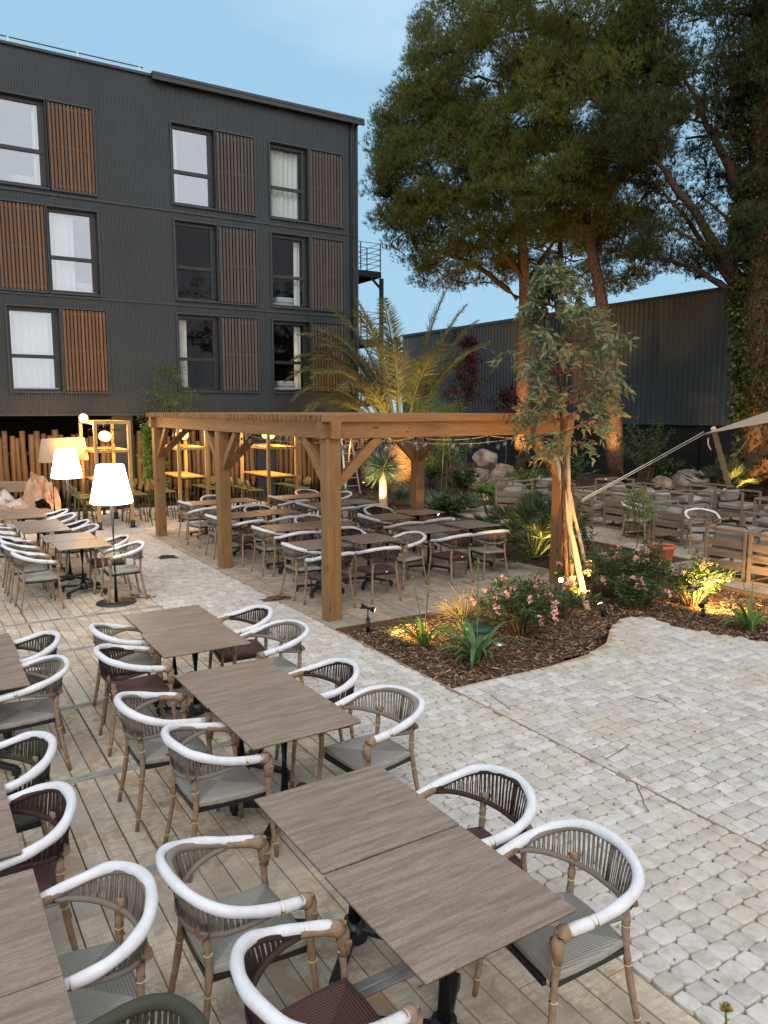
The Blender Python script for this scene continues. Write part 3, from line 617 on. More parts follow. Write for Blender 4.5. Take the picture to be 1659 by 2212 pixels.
# rear galleries on the gable end
m = MB(); gx0, gx1, gy0, gy1 = BX1 - .05, 12.75, 4.6, 7.8
for z in (8.35, 5.55, 3.0):
    m.box(((gx0 + gx1) / 2, gy0, z), (gx1 - gx0, .09, .24)); m.box((gx1, (gy0 + gy1) / 2, z), (.09, gy1 - gy0, .24)); m.box(((gx0 + gx1) / 2, (gy0 + gy1) / 2, z + .1), (gx1 - gx0, gy1 - gy0, .05))
    for q in range(5): m.bar((gx0, gy0 + .5 + q * .62, z), (gx1, gy0 + .5 + q * .62, z), .06, .16)
m.box((gx1 + .05, gy0, 4.1), (.14, .14, 8.2)); m.box((gx1 + .05, gy1, 4.1), (.14, .14, 8.2)); m.bar((gx1 - .5, gy0, 8.24), (gx1, gy0, 7.8), .08, .08); m.build('gallery', 'dark_metal', bld)
m = MB()
for z in (8.5, 5.7, 3.15):
    for x in (gx0 + .5, gx0 + 1.3, gx0 + 2.1, gx0 + 2.9, gx1): m.bar((x, gy0, z), (x, gy0, z + 1.1), .035, .035)
    for y in (gy0 + 1.1, gy0 + 2.2, gy1): m.bar((gx1, y, z), (gx1, y, z + 1.1), .035, .035)
    for q in range(5): zz = z + .22 * (q + 1); m.bar((gx0, gy0, zz), (gx1, gy0, zz), .02, .02); m.bar((gx1, gy0, zz), (gx1, gy1, zz), .02, .02)
m.build('gallery_railing', 'dark_metal', bld)
dc = empty('deck_chair', (11.5, FY + 5.6, 8.48), 20); tag(dc, 'pale sling chair standing on the upper gallery behind the railing', 'chair')
m = MB(); m.bar((-.25, -.3, .35), (-.25, .35, .9), .5, .02); m.bar((-.25, -.3, .35), (-.25, -.85, .42), .5, .02); m.build('sling', 'curtain', dc)
m = MB()
for x in (-.52, .02): m.bar((x, -.8, 0), (x, .1, .62), .03, .03); m.bar((x, .3, 0), (x, -.6, .45), .03, .03); m.bar((x, -.85, .42), (x, -.3, .33), .03, .03); m.bar((x, -.3, .33), (x, .37, .92), .03, .03)
m.build('frame', 'galvanised', dc)

# ------------------------------------------------------------------ warehouse along x = 22
wh = empty('warehouse', (22, 15, 0)); tag(wh, 'long grey ribbed-metal warehouse wall behind the pine trees', 'building')
m = MB(); n = 250; y0, y1 = -30.0, 32.0; p = (y1 - y0) / n; X = []
for i in range(n): a = y0 + i * p; X += [(a, 0), (a + p * .62, 0), (a + p * .70, -.045), (a + p * .92, -.045)]
X.append((y1, 0)); vs = []
for y, d in X: vs += [(d, y - 15, 2.18), (d, y - 15, 7.22)]
m.add(vs, [(2 * i, 2 * i + 1, 2 * i + 3, 2 * i + 2) for i in range(len(X) - 1)]); m.build('ribbed_cladding', 'warehouse_metal', wh)
m = MB(); m.bar((-.03, y0 - 15, 7.27), (-.03, y1 - 15, 7.27), .16, .14); m.bar((-.03, y0 - 15, 2.15), (-.03, y1 - 15, 2.15), .1, .05); m.build('roof_edge', 'facade_trim', wh)
m = MB(); m.box((.2, (y0 + y1) / 2 - 15, 1.0), (.3, y1 - y0, 2.3)); m.build('base_wall', 'dark_brick', wh)
m = MB(); m.box((4.5, (y0 + y1) / 2 - 15, 7.1), (8.9, y1 - y0, .1)); m.box((4.5, y1 - 15, 3.6), (9, .1, 7)); m.build('roof', 'facade_trim', wh)
fn = empty('mesh_fence', (21.2, 12, 0)); tag(fn, 'dark welded-mesh fence running along the warehouse base', 'fence')
for q in range(19): m = MB(); m.box((0, -32 + q * 3.0, .9), (.06, .06, 1.9)); m.build('post', 'black_metal', fn)
m = MB()
for q in range(420): y = -33 + q * .135; m.box((0, y, .62), (.006, .012, 1.2))
for z in (.1, .45, .8, 1.2): m.box((0, -4, z), (.012, 58, .012))
m.build('wire_panel', 'dark_metal', fn)

# ------------------------------------------------------------------ palisade of rough logs
pf = empty('log_palisade', (0, 15.35, 0)); tag(pf, 'palisade of rough upright logs closing the terrace under the building', 'fence')
m = MB(); x = -8.5; rd = random.Random(21)
while x < 9.6:
    r = rd.uniform(.062, .098); x += r; h = rd.uniform(1.88, 2.18) if x < 1.5 else rd.uniform(1.7, 2.3); lean = rd.uniform(-.04, .04); pts = []
    if not (.6 < x < 1.25):
        for q in range(5): pts.append((x + lean * q / 4 + rd.uniform(-.012, .012), rd.uniform(-.03, .03), -.1 + (h + .1) * q / 4))
        m.tube(pts, [r * rd.uniform(.88, 1.08) for _ in pts], 9)
    x += r + rd.uniform(-.008, .016)
m.build('logs', 'log_wood', pf)
m = MB(); m.bar((-8.5, .13, .5), (9.6, .13, .5), .05, .09); m.bar((-8.5, .13, 1.5), (9.6, .13, 1.5), .05, .09); m.build('rail', 'log_wood', pf)
m = MB(); m.box((0, 8.6, 1.5), (24, .1, 3.2)); bw = m.build('undercroft_wall', 'dark_brick', bld)

# ================================================================== PERGOLA
pg = empty('timber_pergola', (0, 0, 0)); tag(pg, 'brown stained timber pergola over the dining deck', 'pergola')
PX = 4.08; ZB, ZT = 2.38, 2.60
for (x, y) in ((0, 0), (0, 4), (0, 8), (PX, 0), (PX, 4), (PX, 8)):
    m = MB(); m.box((x, y, 1.185), (.20, .20, 2.39), None, 0, .008); m.build('post', 'post_wood_z', pg)
    for dx, dy in ((1, 0), (-1, 0), (0, 1), (0, -1)):
        if (x == 0 and dx < 0) or (x == PX and dx > 0) or (y == 0 and dy < 0) or (y == 8 and dy > 0): continue
        m = MB(); m.bar((x + dx * .09, y + dy * .09, 1.78), (x + dx * .72, y + dy * .72, 2.39), .09, .12, 0, .004); m.build('brace', 'post_wood_x' if dx else 'post_wood_y', pg)
for x in (0, PX): m = MB(); m.box((x, 4.0, (ZB + ZT) / 2), (.14, 8.36, ZT - ZB), None, 0, .006); m.build('side_beam', 'post_wood_y', pg)
for y, ov in ((0, .16), (4, -.075), (8, .16)): m = MB(); m.box((PX / 2, y + (0 if ov < 0 else (-.0)), (ZB + ZT) / 2 + .002), (PX + 2 * ov, .14, ZT - ZB + .003), None, 0, .006); m.build('cross_beam', 'post_wood_x', pg)
m = MB(); y = -.02; rd = random.Random(3)
while y < 8.2: m.box((PX / 2, y, ZT + .045), (PX + .34, .055, .088), None, 0, .003); y += .152
m.build('louvres', 'post_wood_x', pg)
m = MB(); m.box((PX / 2, -.115, ZT + .045), (PX + .36, .035, .10), None, 0, .004); m.build('fascia', 'post_wood_x', pg)

# festoon lights hanging under the pergola (unlit clear bulbs)
def festoon(name, pts, label, nb, sag=.12, z0=2.36):
    e = empty(name, pts[0]); tag(e, label, 'string lights', 'festoon cables under the pergola'); o0 = Vector(pts[0]); m = MB(); path = []
    for a, b in zip(pts[:-1], pts[1:]):
        a = Vector(a) - o0; b = Vector(b) - o0
        for q in range(9): t = q / 8; path.append(a.lerp(b, t) - Vector((0, 0, sag * 4 * t * (1 - t))))
    m.tube(path, .005, 5); m.build('wire', 'rope_cream', e); mm_ = MB(); first = None
    for q in range(nb):
        p = path[int((q + .5) / nb * (len(path) - 1))]
        if first is None:
            mm_ = MB(); mm_.lathe([(.0, -.135), (.022, -.13), (.036, -.105), (.038, -.085), (.030, -.06), (.016, -.045), (.014, -.03)], (0, 0, 0), 12); first = mm_.build('bulb', 'bulb_glass', e); first.location = p
            mm_ = MB(); mm_.lathe([(.0, -.04), (.017, -.04), (.017, 0.004), (.0, .006)], (0, 0, 0), 8); s_ = mm_.build('socket', 'black_metal', first)
        else:
            b2 = first.copy(); COL.objects.link(b2); b2.parent = e; b2.location = p; s2 = s_.copy(); COL.objects.link(s2); s2.parent = b2
festoon('festoon_cable', [(.1, .12, 2.37), (1.4, .12, 2.37), (2.7, .12, 2.37), (PX - .1, .12, 2.37)], 'festoon cable with clear bulbs along the front beam', 11, .05)
festoon('festoon_cable', [(.15, .3, 2.37), (2.0, 2.2, 2.3), (PX - .1, 3.9, 2.37)], 'festoon cable with clear bulbs crossing the front bay diagonally', 9, .16)
festoon('festoon_cable', [(PX - .1, .4, 2.37), (2.0, 2.1, 2.3), (.15, 3.9, 2.37)], 'festoon cable with clear bulbs crossing the front bay the other way', 9, .14)
festoon('festoon_cable', [(.15, 4.2, 2.37), (2.0, 6.0, 2.3), (PX - .1, 7.8, 2.37)], 'festoon cable with clear bulbs in the rear bay', 9, .16)

# ================================================================== DINING TABLES
def make_table():
    t = empty('dining_table')
    m = MB(); m.box((0, 0, .744), (.752, .752, .011), None, 0, .0015); m.build('tabletop', 'tabletop', t)
    m = MB(); m.box((0, 0, .736), (.748, .748, .004)); m.build('edge_band', 'table_edge', t)
    m = MB(); m.tube([(0, 0, .10), (0, 0, .72)], .038, 14); m.lathe([(.0, .16), (.055, .16), (.06, .10), (.07, .06), (.0, .05)], (0, 0, 0), 14); m.box((0, 0, .727), (.34, .34, .01)); m.build('column', 'black_metal', t)
    for a in (45, 135, 225, 315):
        d = Vector((math.cos(R(a)), math.sin(R(a)), 0)); m = MB(); m.bar(d * .03 + Vector((0, 0, .115)), d * .37 + Vector((0, 0, .075)), .055, .035, 0, .006); m.box(d * .365 + Vector((0, 0, .05)), (.055, .055, .06), Matrix.Rotation(R(a), 3, 'Z'), 0, .008)
        m.tube([d * .365 + Vector((0, 0, 0)), d * .365 + Vector((0, 0, .03))], .022, 10); m.build('foot', 'black_metal', t)
    return t
T0 = make_table()
# ================================================================== CHAIRS
HP = [(.262, .215, .655), (.275, .15, .668), (.290, .04, .688), (.292, -.06, .712), (.268, -.16, .742), (.205, -.235, .768), (.11, -.277, .785), (0, -.29, .79)]
HOOP = catmull(HP + [(-x, y, z) for x, y, z in HP[-2::-1]], 64)
LP_ = [(.286, .045, .672), (.280, -.045, .655), (.248, -.135, .630), (.18, -.212, .606), (.09, -.25, .594), (0, -.258, .59)]
LOW = catmull(LP_ + [(-x, y, z) for x, y, z in LP_[-2::-1]], 48)
def make_foam(style, rd):
    m = MB(); n = len(HOOP); a, b = 3, n - 4; pts = []; rad = []
    for i in range(a, b + 1):
        t = (i - a) / (b - a); p = HOOP[i].copy(); out = Vector((p.x, p.y + .02, 0)); out = out.normalized() if out.length > 0 else Vector((0, -1, 0))
        wob = noise.noise(Vector((t * 7, style * 5.1, 0))); p += out * (.006 + .007 * wob); p.z += .006 + .005 * noise.noise(Vector((t * 9, style * 3, 7)))
        r = .0262 + .0048 * noise.noise(Vector((t * 12, style * 9.7, 2)))
        if style == 1: s = math.exp(-((t - .62) / .13) ** 2); p += out * (.030 * s); p.z += .006 * s; r *= 1 - .18 * s
        if style == 2: s = math.exp(-((t - .38) / .10) ** 2); p += out * (.024 * s); p.z -= .010 * s; r *= 1 - .12 * s
        pts.append(p); rad.append(r)
    m.tube(pts, rad, 14, 0, True, True); 
    for i in (5, len(pts) - 6):
        d = (pts[i + 1] - pts[i - 1]).normalized(); m.tube([pts[i] - d * .011, pts[i] + d * .011], [rad[i] + .0022] * 2, 14, 1, False)
    return m
def chair_parts(col, style, foam=True):
    rd = random.Random(style * 7 + len(col)); t = empty('armchair')
    # seat: padded cord panel on a frame, origin of the mesh at the seat centre so the weave meets in the middle
    m = MB(); n = 9
    vs = []
    for z, ins in ((-.022, .006), (-.012, 0), (.008, 0), (.017, .008), (.021, .03)):
        for (sx, sy) in ((-1, -1), (-.33, -1), (.33, -1), (1, -1), (1, -.33), (1, .33), (1, 1), (.33, 1), (-.33, 1), (-1, 1), (-1, .33), (-1, -.33)):
            wx = .225 + .022 * sy; cor = .010 if abs(sx) == 1 and abs(sy) == 1 else 0; vs.append((sx * (wx - ins - cor), sy * (.225 - ins - cor), z))
    fs = []
    for q in range(4):
        for i in range(12): j = (i + 1) % 12; fs.append((q * 12 + i, q * 12 + j, q * 12 + 12 + j, q * 12 + 12 + i))
    vs.append((0, 0, .012)); c = len(vs) - 1
    for i in range(12): fs.append((48 + i, 48 + (i + 1) % 12, c))
    vs.append((0, 0, -.022)); c = len(vs) - 1
    for i in range(12): fs.append(((i + 1) % 12, i, c))
    m.add(vs, fs, 0, False); s = m.build('seat', 'seat_' + col, t); s.location = (0, .01, .44)
    if col == 'brown': mm = MB(); mm.box((.03, -.228, -.004), (.035, .003, .014)); mm.build('care_label', 'white_label', s)
    m = MB(); m.box((0, .235, .405), (.40, .02, .03)); m.box((0, -.205, .405), (.34, .02, .03)); m.bar((-.225, .22, .405), (-.185, -.2, .405), .02, .03); m.bar((.225, .22, .405), (.185, -.2, .405), .02, .03); m.build('seat_frame', 'black_metal', t)
    # arm rail (metal hoop wrapped in cord), foam sleeve and kraft ends
    m = MB(); m.tube(HOOP, .021 if foam else .026, 10, 0); hoop = m.build('arm_rail', 'cord_' + col, t)
    if foam:
        f = make_foam(style, rd).build('foam_sleeve', ['foam', 'tape'], hoop)
        for sg in (0, 1):
            m = MB(); H = HOOP if sg == 0 else HOOP[::-1]; pts = [H[0] + Vector((0, .018, -.004))] + [H[i] for i in (0, 1, 2, 4, 6, 9)]
            m.tube(pts, [.016, .034, .036, .033, .027, .026, .024], 9, 0)
            c = H[0]; m.tube([c + Vector((0, .01, .024)), c + Vector((0, .012, -.02)), c + Vector((0, .01, -.07)), c + Vector((0, .008, -.12))], [.018, .030, .026, .021], 8, 0)
            m.box(c + Vector((.014, .02, -.09)), (.012, .03, .09), Matrix.Rotation(.4, 3, 'Y'))
            m.build('kraft_wrap', 'kraft', hoop)
    # backrest: lower rail plus paired cords
    m = MB(); m.tube(LOW, .0145, 8, 0)
    ns = 84
    for i in range(ns + 1):
        t_ = i / ns; q = 2 * t_ - 1; pair = .0022 if i % 2 else -.0022
        a = LOW[min(len(LOW) - 1, max(0, round(t_ * (len(LOW) - 1))))]; hi = .135 + .73 * t_ + pair; k_ = hi * (len(HOOP) - 1); k0 = int(k_); b = HOOP[k0].lerp(HOOP[min(k0 + 1, len(HOOP) - 1)], k_ - k0)
        lo = t_ * (len(LOW) - 1); l0 = int(min(lo, len(LOW) - 2)); a = LOW[l0].lerp(LOW[l0 + 1], lo - l0)
        m.tube([a + Vector((0, 0, -.014)), a.lerp(b, .5) + Vector((rd.uniform(-.002, .002), rd.uniform(-.002, .002), 0)), b], .0043, 4, 0, False, True)
    m.tube([LOW[24] + Vector((0, 0, -.014)), HOOP[32]], .009, 6, 0)
    m.build('backrest', 'cord_' + col, t)
    # legs
    wrap = 'kraft' if foam else 'cord_' + col
    for sx in (1, -1):
        for front in (True, False):
            if front: P = [(.262, .212, .63), (.262, .222, .55), (.256, .228, .44), (.262, .245, .25), (.275, .268, .0)]
            else: P = [(.185, -.212, .600), (.186, -.208, .51), (.192, -.208, .42), (.208, -.235, .22), (.232, -.275, .0)]
            P = catmull([(x * sx, y, z) for x, y, z in P], 10); m = MB()
            rr = [.0185 + .0022 * rd.uniform(-1, 1) - .004 * (i / 10) for i in range(11)]
            m.tube(P, rr, 9, 0)
            for i in (2, 6, 9): d = (P[i + 1] - P[i]).normalized() if i < 10 else Vector((0, 0, -1)); m.tube([P[i] - d * .009, P[i] + d * .012], [rr[i] + .0024] * 2, 9, 1, False)
            if not front and foam: m.tube([P[0] + Vector((0, 0, .0)), P[0] + Vector((0, -.012, .02)), P[0] + Vector((sx * .01, -.02, .035))], [.022, .028, .034], 8, 0, False)
            m.build('leg', [wrap, 'tape' if foam else wrap], t)
    return t
CT = {}
for col, st, fo in (('taupe', 0, True), ('taupe', 1, True), ('taupe', 2, True), ('taupe', 4, True), ('brown', 4, True), ('brown', 0, True), ('brown', 2, True), ('green', 0, True), ('green', 3, False)):
    CT[(col, st)] = chair_parts(col, st, fo)
freeze(None)
# (x, y, rotation, cord, foam style, label)     rotation 0 faces +y, -90 faces +x, 90 faces -x
CH_LIST = [
 (-2.28, -6.50, 82, 'taupe', 0, 'nearest grey-cord armchair on the paving side, right beside the nearest table corner', 'L'),
 (-2.27, -5.83, 86, 'brown', 0, 'brown-cord armchair pushed to the far half of the nearest table on the paving side', 'L'),
 (-2.08, -4.50, 95, 'taupe', 1, 'grey-cord armchair on the paving side of the second table pair, its near seat', 'L'),
 (-2.10, -3.74, 78, 'brown', 0, 'brown-cord armchair on the paving side of the second table pair, its far seat', 'L'),
 (-1.97, -2.53, 92, 'taupe', 1, 'grey-cord armchair on the paving side of the third table pair, nearer seat', 'L'),
 (-1.99, -1.86, 82, 'brown', 0, 'brown-cord armchair on the paving side of the third table pair, farther seat', 'L'),
 (-3.03, -1.72, -90, 'taupe', 0, 'grey-cord armchair on the left of the third table pair, farther seat', 'L'),
 (-3.13, -2.44, -92, 'brown', 0, 'brown-cord armchair with drooping wrap on the left of the third table pair, nearer seat', 'L'),
 (-3.24, -3.66, -90, 'taupe', 0, 'grey-cord armchair on the left of the second table pair, farther seat', 'L'),
 (-3.12, -4.38, -88, 'taupe', 0, 'grey-cord armchair on the left of the second table pair, nearer seat', 'L'),
 (-3.50, -5.74, -92, 'taupe', 1, 'grey-cord armchair with slipping foam left of the nearest table pair', 'L'),
 (-3.47, -6.50, -90, 'brown', 0, 'brown-cord armchair cut by the bottom edge, left of the nearest table', 'L'),
 (-4.24, -6.60, 92, 'green', 3, 'olive-green cord armchair without any foam wrap at the bottom edge', 'L'),
 (-4.19, -5.74, 90, 'taupe', 0, 'grey-cord armchair at the nearest table of the left-hand row', 'L'),
 (-4.33, -4.80, 88, 'brown', 0, 'brown-cord armchair cut by the left edge, second table of the left-hand row', 'L'),
 (-4.31, -4.05, 90, 'green', 0, 'foam-wrapped dark green cord armchair cut by the left edge', 'L'),
 (-3.99, -2.50, 88, 'taupe', 1, 'grey-cord armchair at the table cut by the left edge, nearer seat', 'L'),
 (-3.92, -1.76, 90, 'green', 0, 'dark green cord armchair at the table cut by the left edge, farther seat', 'L'),
 (-2.06, 2.62, 88, 'taupe', 0, 'grey-cord armchair just behind the near floor lamp, paving side', 'L'),
 (-2.10, 3.35, 84, 'brown', 0, 'brown-cord armchair behind the near floor lamp, one seat farther', 'L'),
 (-2.28, 4.82, 90, 'taupe', 1, 'grey-cord armchair at the fifth table of the main row, nearer seat', 'L'),
 (-2.28, 5.46, 86, 'brown', 0, 'brown-cord armchair at the fifth table of the main row, farther seat', 'L'),
 (-2.32, 6.50, 92, 'taupe', 0, 'grey-cord armchair at the sixth table of the main row, nearer seat', 'L'),
 (-2.34, 7.22, 88, 'brown', 0, 'brown-cord armchair at the farthest table of the main row', 'L'),
 (-3.20, 2.72, -86, 'taupe', 0, 'grey-cord armchair left of the table by the near floor lamp', 'L'),
 (-3.24, 3.42, -92, 'taupe', 1, 'grey-cord armchair second in the line left of the lamp table', 'L'),
 (-3.24, 4.10, -90, 'brown', 0, 'brown-cord armchair third in the line left of the lamp table', 'L'),
 (-3.34, 5.00, -88, 'taupe', 0, 'grey-cord armchair left of the fifth table of the main row, nearer seat', 'L'),
 (-3.34, 5.75, -90, 'taupe', 0, 'grey-cord armchair left of the fifth table of the main row, farther seat', 'L'),
 (-3.42, 6.95, -90, 'brown', 0, 'brown-cord armchair left of the farthest table of the main row', 'L'),
 (.27, 1.40, -88, 'taupe', 0, 'grey-cord armchair at the left end of the nearest pergola tables', 'P'),
 (.30, .60, 4, 'brown', 0, 'brown-cord armchair with its back half hidden by the front pergola post', 'P'),
 (1.12, .66, -6, 'brown', 0, 'brown-cord armchair, back to the camera, just right of the front pergola post', 'P'),
 (1.95, 1.22, 98, 'taupe', 0, 'grey-cord armchair at the right end of the nearest left pergola tables', 'P'),
 (1.45, 2.08, 182, 'brown', 0, 'brown-cord armchair across the nearest left pergola table', 'P'),
 (.52, 3.18, -90, 'taupe', 0, 'grey-cord armchair at the left end of the second pergola table pair', 'P'),
 (.70, 2.58, 6, 'brown', 2, 'brown-cord armchair with torn foam tip, near side of the second pergola pair', 'P'),
 (1.52, 2.66, -4, 'taupe', 0, 'grey-cord armchair on the near side of the second pergola pair, right seat', 'P'),
 (1.60, 3.76, 180, 'taupe', 0, 'grey-cord armchair on the far side of the second pergola pair', 'P'),
 (.34, 5.02, -90, 'taupe', 0, 'grey-cord armchair at the left end of the third pergola pair, by the middle post', 'P'),
 (.47, 4.15, 5, 'brown', 0, 'brown-cord armchair just right of the middle post, near side of the third pair', 'P'),
 (1.36, 4.33, 0, 'taupe', 2, 'grey-cord armchair on the near side of the third pergola pair', 'P'),
 (1.36, 5.62, 184, 'brown', 0, 'brown-cord armchair on the far side of the third pergola pair', 'P'),
 (.42, 6.30, 3, 'taupe', 0, 'grey-cord armchair near side of the farthest left pair, left seat', 'P'),
 (1.30, 6.35, -4, 'brown', 0, 'brown-cord armchair near side of the farthest left pair, right seat', 'P'),
 (.56, 7.45, -86, 'taupe', 0, 'grey-cord armchair at the left end of the farthest left pair', 'P'),
 (1.22, 7.90, 180, 'taupe', 0, 'grey-cord armchair on the far side of the farthest left pair', 'P'),
 (2.62, 7.35, -90, 'taupe', 0, 'grey-cord armchair at the left end of the farthest right pair', 'P'),
 (2.52, 6.52, 10, 'taupe', 0, 'grey-cord armchair near side of the farthest right pair', 'P'),
 (3.60, 7.98, 182, 'taupe', 0, 'grey-cord armchair on the far side of the farthest right pair', 'P'),
 (3.98, 7.20, 92, 'taupe', 0, 'grey-cord armchair at the right end of the farthest right pair', 'P'),
 (2.60, 5.86, -92, 'taupe', 0, 'grey-cord armchair at the left end of the third right pair', 'P'),
 (2.86, 4.90, 0, 'taupe', 0, 'grey-cord armchair, rail seen edge-on right of the front post, third right pair', 'P'),
 (3.55, 5.06, -6, 'brown', 0, 'brown-cord armchair on the near side of the third right pair', 'P'),
 (2.72, 3.40, -88, 'taupe', 0, 'grey-cord armchair at the left end of the second right pair', 'P'),
 (3.36, 4.25, 180, 'green', 0, 'green-cord armchair on the far side of the second right pair', 'P'),
 (2.80, 2.56, 0, 'taupe', 2, 'grey-cord armchair on the near side of the second right pair, left seat', 'P'),
 (3.56, 2.62, -4, 'taupe', 0, 'grey-cord armchair on the near side of the second right pair, right seat', 'P'),
 (2.70, .98, 5, 'brown', 0, 'brown-cord armchair facing away, near side of the nearest right pergola pair', 'P'),
 (3.48, 1.02, -8, 'taupe', 0, 'grey-cord armchair facing away, closest to the fan palm', 'P'),
 (8.40, 2.10, 205, 'taupe', 1, 'grey-cord armchair with strap marks on its foam, facing the terracotta pot', 'G'),
 (8.42, .55, 140, 'taupe', 0, 'grey-cord armchair turned sideways between the lounge seats', 'G'),
]
GN = {'L': 'foam-wrapped armchairs of the left deck', 'P': 'foam-wrapped armchairs under the pergola', 'G': 'armchairs among the lounge seats'}
used = set()
for x, y, rz, col, st, lab, g in CH_LIST:
    vi = globals().get('vi', 0) + 1
    if st == 0 and vi % 2 and col != 'green': st = 4
    key = (col, st if (col, st) in CT else 0); src = CT[key]; rj = random.uniform(-2, 2)
    if key not in used: used.add(key); src.location = (x, y, 0); src.rotation_euler = (0, 0, R(rz + rj)); tag(src, lab, 'armchair', GN[g])
    else: dup(src, (x, y, 0), rz + rj, lab, 'armchair', GN[g])
T_LIST = [
 (-2.83, -6.38, 1, 'nearest bare dining table, its corner pointing at the camera', 'L'), (-2.84, -5.615, 0.5, 'bare dining table butted behind the nearest one', 'L'),
 (-2.625, -4.29, 1, 'near table of the second pair in the main row', 'L'), (-2.64, -3.53, 0.5, 'far table of the second pair in the main row', 'L'),
 (-2.58, -2.30, 0, 'near table of the third pair in the main row', 'L'), (-2.55, -1.545, 0, 'far table of the third pair in the main row', 'L'),
 (-2.50, 3.28, 0, 'table right behind the near floor lamp', 'L'), (-2.55, 4.08, -1, 'table second behind the near floor lamp', 'L'),
 (-2.74, 5.23, 0, 'fifth table back in the main row, near half', 'L'), (-2.74, 5.99, 0, 'fifth table back in the main row, far half', 'L'),
 (-2.84, 7.16, 0, 'second-last table of the main row', 'L'), (-2.84, 7.93, 0, 'last table of the main row by the paper heap', 'L'),
 (-4.655, -6.43, 0, 'nearest table at the lower left edge of the photo', 'L'), (-4.655, -5.67, 0, 'second table at the lower left edge of the photo', 'L'),
 (-4.68, -4.75, 0, 'sliver of table at the left edge, nearer', 'L'), (-4.68, -3.99, 0, 'sliver of table at the left edge, farther', 'L'),
 (-4.35, -2.42, 0, 'table cut by the left edge, nearer half', 'L'), (-4.33, -1.64, 0, 'table cut by the left edge, farther half', 'L'),
 (.55, 1.44, 0, 'pergola table behind the front post', 'P'), (1.44, 1.48, 1, 'pergola table just right of the front post', 'P'),
 (.84, 3.22, 0, 'left table of the second pergola pair', 'P'), (1.61, 3.24, 0, 'right table of the second pergola pair', 'P'),
 (.75, 5.12, 0, 'left table of the third pergola pair behind the middle post', 'P'), (1.53, 5.20, 0, 'right table of the third pergola pair', 'P'),
 (.80, 7.36, 0, 'left table of the farthest left pergola pair', 'P'), (1.57, 7.42, 0, 'right table of the farthest left pergola pair', 'P'),
 (2.88, 7.40, 0, 'left table of the farthest right pergola pair', 'P'), (3.65, 7.50, 0, 'right table of the farthest right pergola pair', 'P'),
 (2.93, 5.80, 0, 'left table of the third right pergola pair', 'P'), (3.69, 5.84, 0, 'right table of the third right pergola pair', 'P'),
 (3.00, 3.42, 1, 'left table of the second right pergola pair', 'P'), (3.90, 3.72, 0, 'right table of the second right pergola pair, set back', 'P'),
 (2.82, 1.80, 0, 'left table of the nearest right pergola pair', 'P'), (3.76, 1.84, 0, 'right table of the nearest right pair by the fan palm', 'P'),
]
for i, (x, y, rz, lab, g) in enumerate(T_LIST):
    gn = {'L': 'square dining tables of the left deck', 'P': 'square dining tables under the pergola'}[g]
    if i == 0: T0.location = (x, y, 0); T0.rotation_euler = (0, 0, R(rz)); tag(T0, lab, 'table', gn)
    else: dup(T0, (x, y, random.uniform(-.003, .003)), rz, lab, 'table', gn)

# ================================================================== LAMPS
def point(name, loc, watts, col, radius=.05, parent=None):
    l = bpy.data.lights.new(name, 'POINT'); l.energy = watts; l.color = col; l.shadow_soft_size = radius
    o = bpy.data.objects.new(name, l); COL.objects.link(o); o.location = loc
    if parent: o.parent = parent
    return o
def spot(name, loc, target, watts, col, angle=60, blend=.6, parent=None, radius=.03):
    l = bpy.data.lights.new(name, 'SPOT'); l.energy = watts; l.color = col; l.spot_size = R(angle); l.spot_blend = blend; l.shadow_soft_size = radius
    o = bpy.data.objects.new(name, l); COL.objects.link(o); o.location = loc; d = Vector(target) - Vector(loc); o.rotation_euler = d.to_track_quat('-Z', 'Y').to_euler()
    if parent: o.parent = parent
    return o
WARM = (1.0, .50, .13); WARM2 = (1.0, .60, .17)
def floor_lamp(x, y, label):
    t = empty('floor_lamp', (x, y, 0)); tag(t, label, 'lamp', 'lit white floor lamps')
    m = MB(); m.lathe([(0, 0), (.275, 0), (.28, .008), (.275, .016), (.05, .022), (0, .022)], n=40); m.build('base', 'lamp_pole', t)
    m = MB(); m.tube([(0, 0, .02), (0, 0, 1.46)], .026, 14); m.build('pole', 'lamp_pole', t)
    m = MB(); m.lathe([(0, 1.445), (.27, 1.44), (.285, 1.45), (.288, 1.47), (.19, 1.965), (.18, 1.985), (.16, 1.99), (0, 1.992)], n=40); m.build('lamp_shade', 'lamp_shade_lit', t)
    return t
fl = floor_lamp(-2.22, 2.41, 'nearer lit floor lamp with a glowing white conical shade'); floor_lamp(-2.03, 7.1, 'farther lit floor lamp with a glowing white conical shade')
cb = MB(); rd = random.Random(2); pts = [(-2.2, 2.62, .008), (-2.05, 2.66, .01), (-1.96, 2.5, .01), (-1.84, 2.62, .012), (-1.95, 2.72, .014), (-1.82, 2.5, .01), (-1.7, 2.58, .012), (-1.86, 2.68, .016), (-1.98, 2.56, .014), (-1.72, 2.44, .012), (-1.62, 2.5, .012)]
cb.tube(catmull(pts, 80), .005, 6); tag(cb.build('power_cable', 'cable'), 'coiled black cable on the deck beside the nearer floor lamp', 'cable')
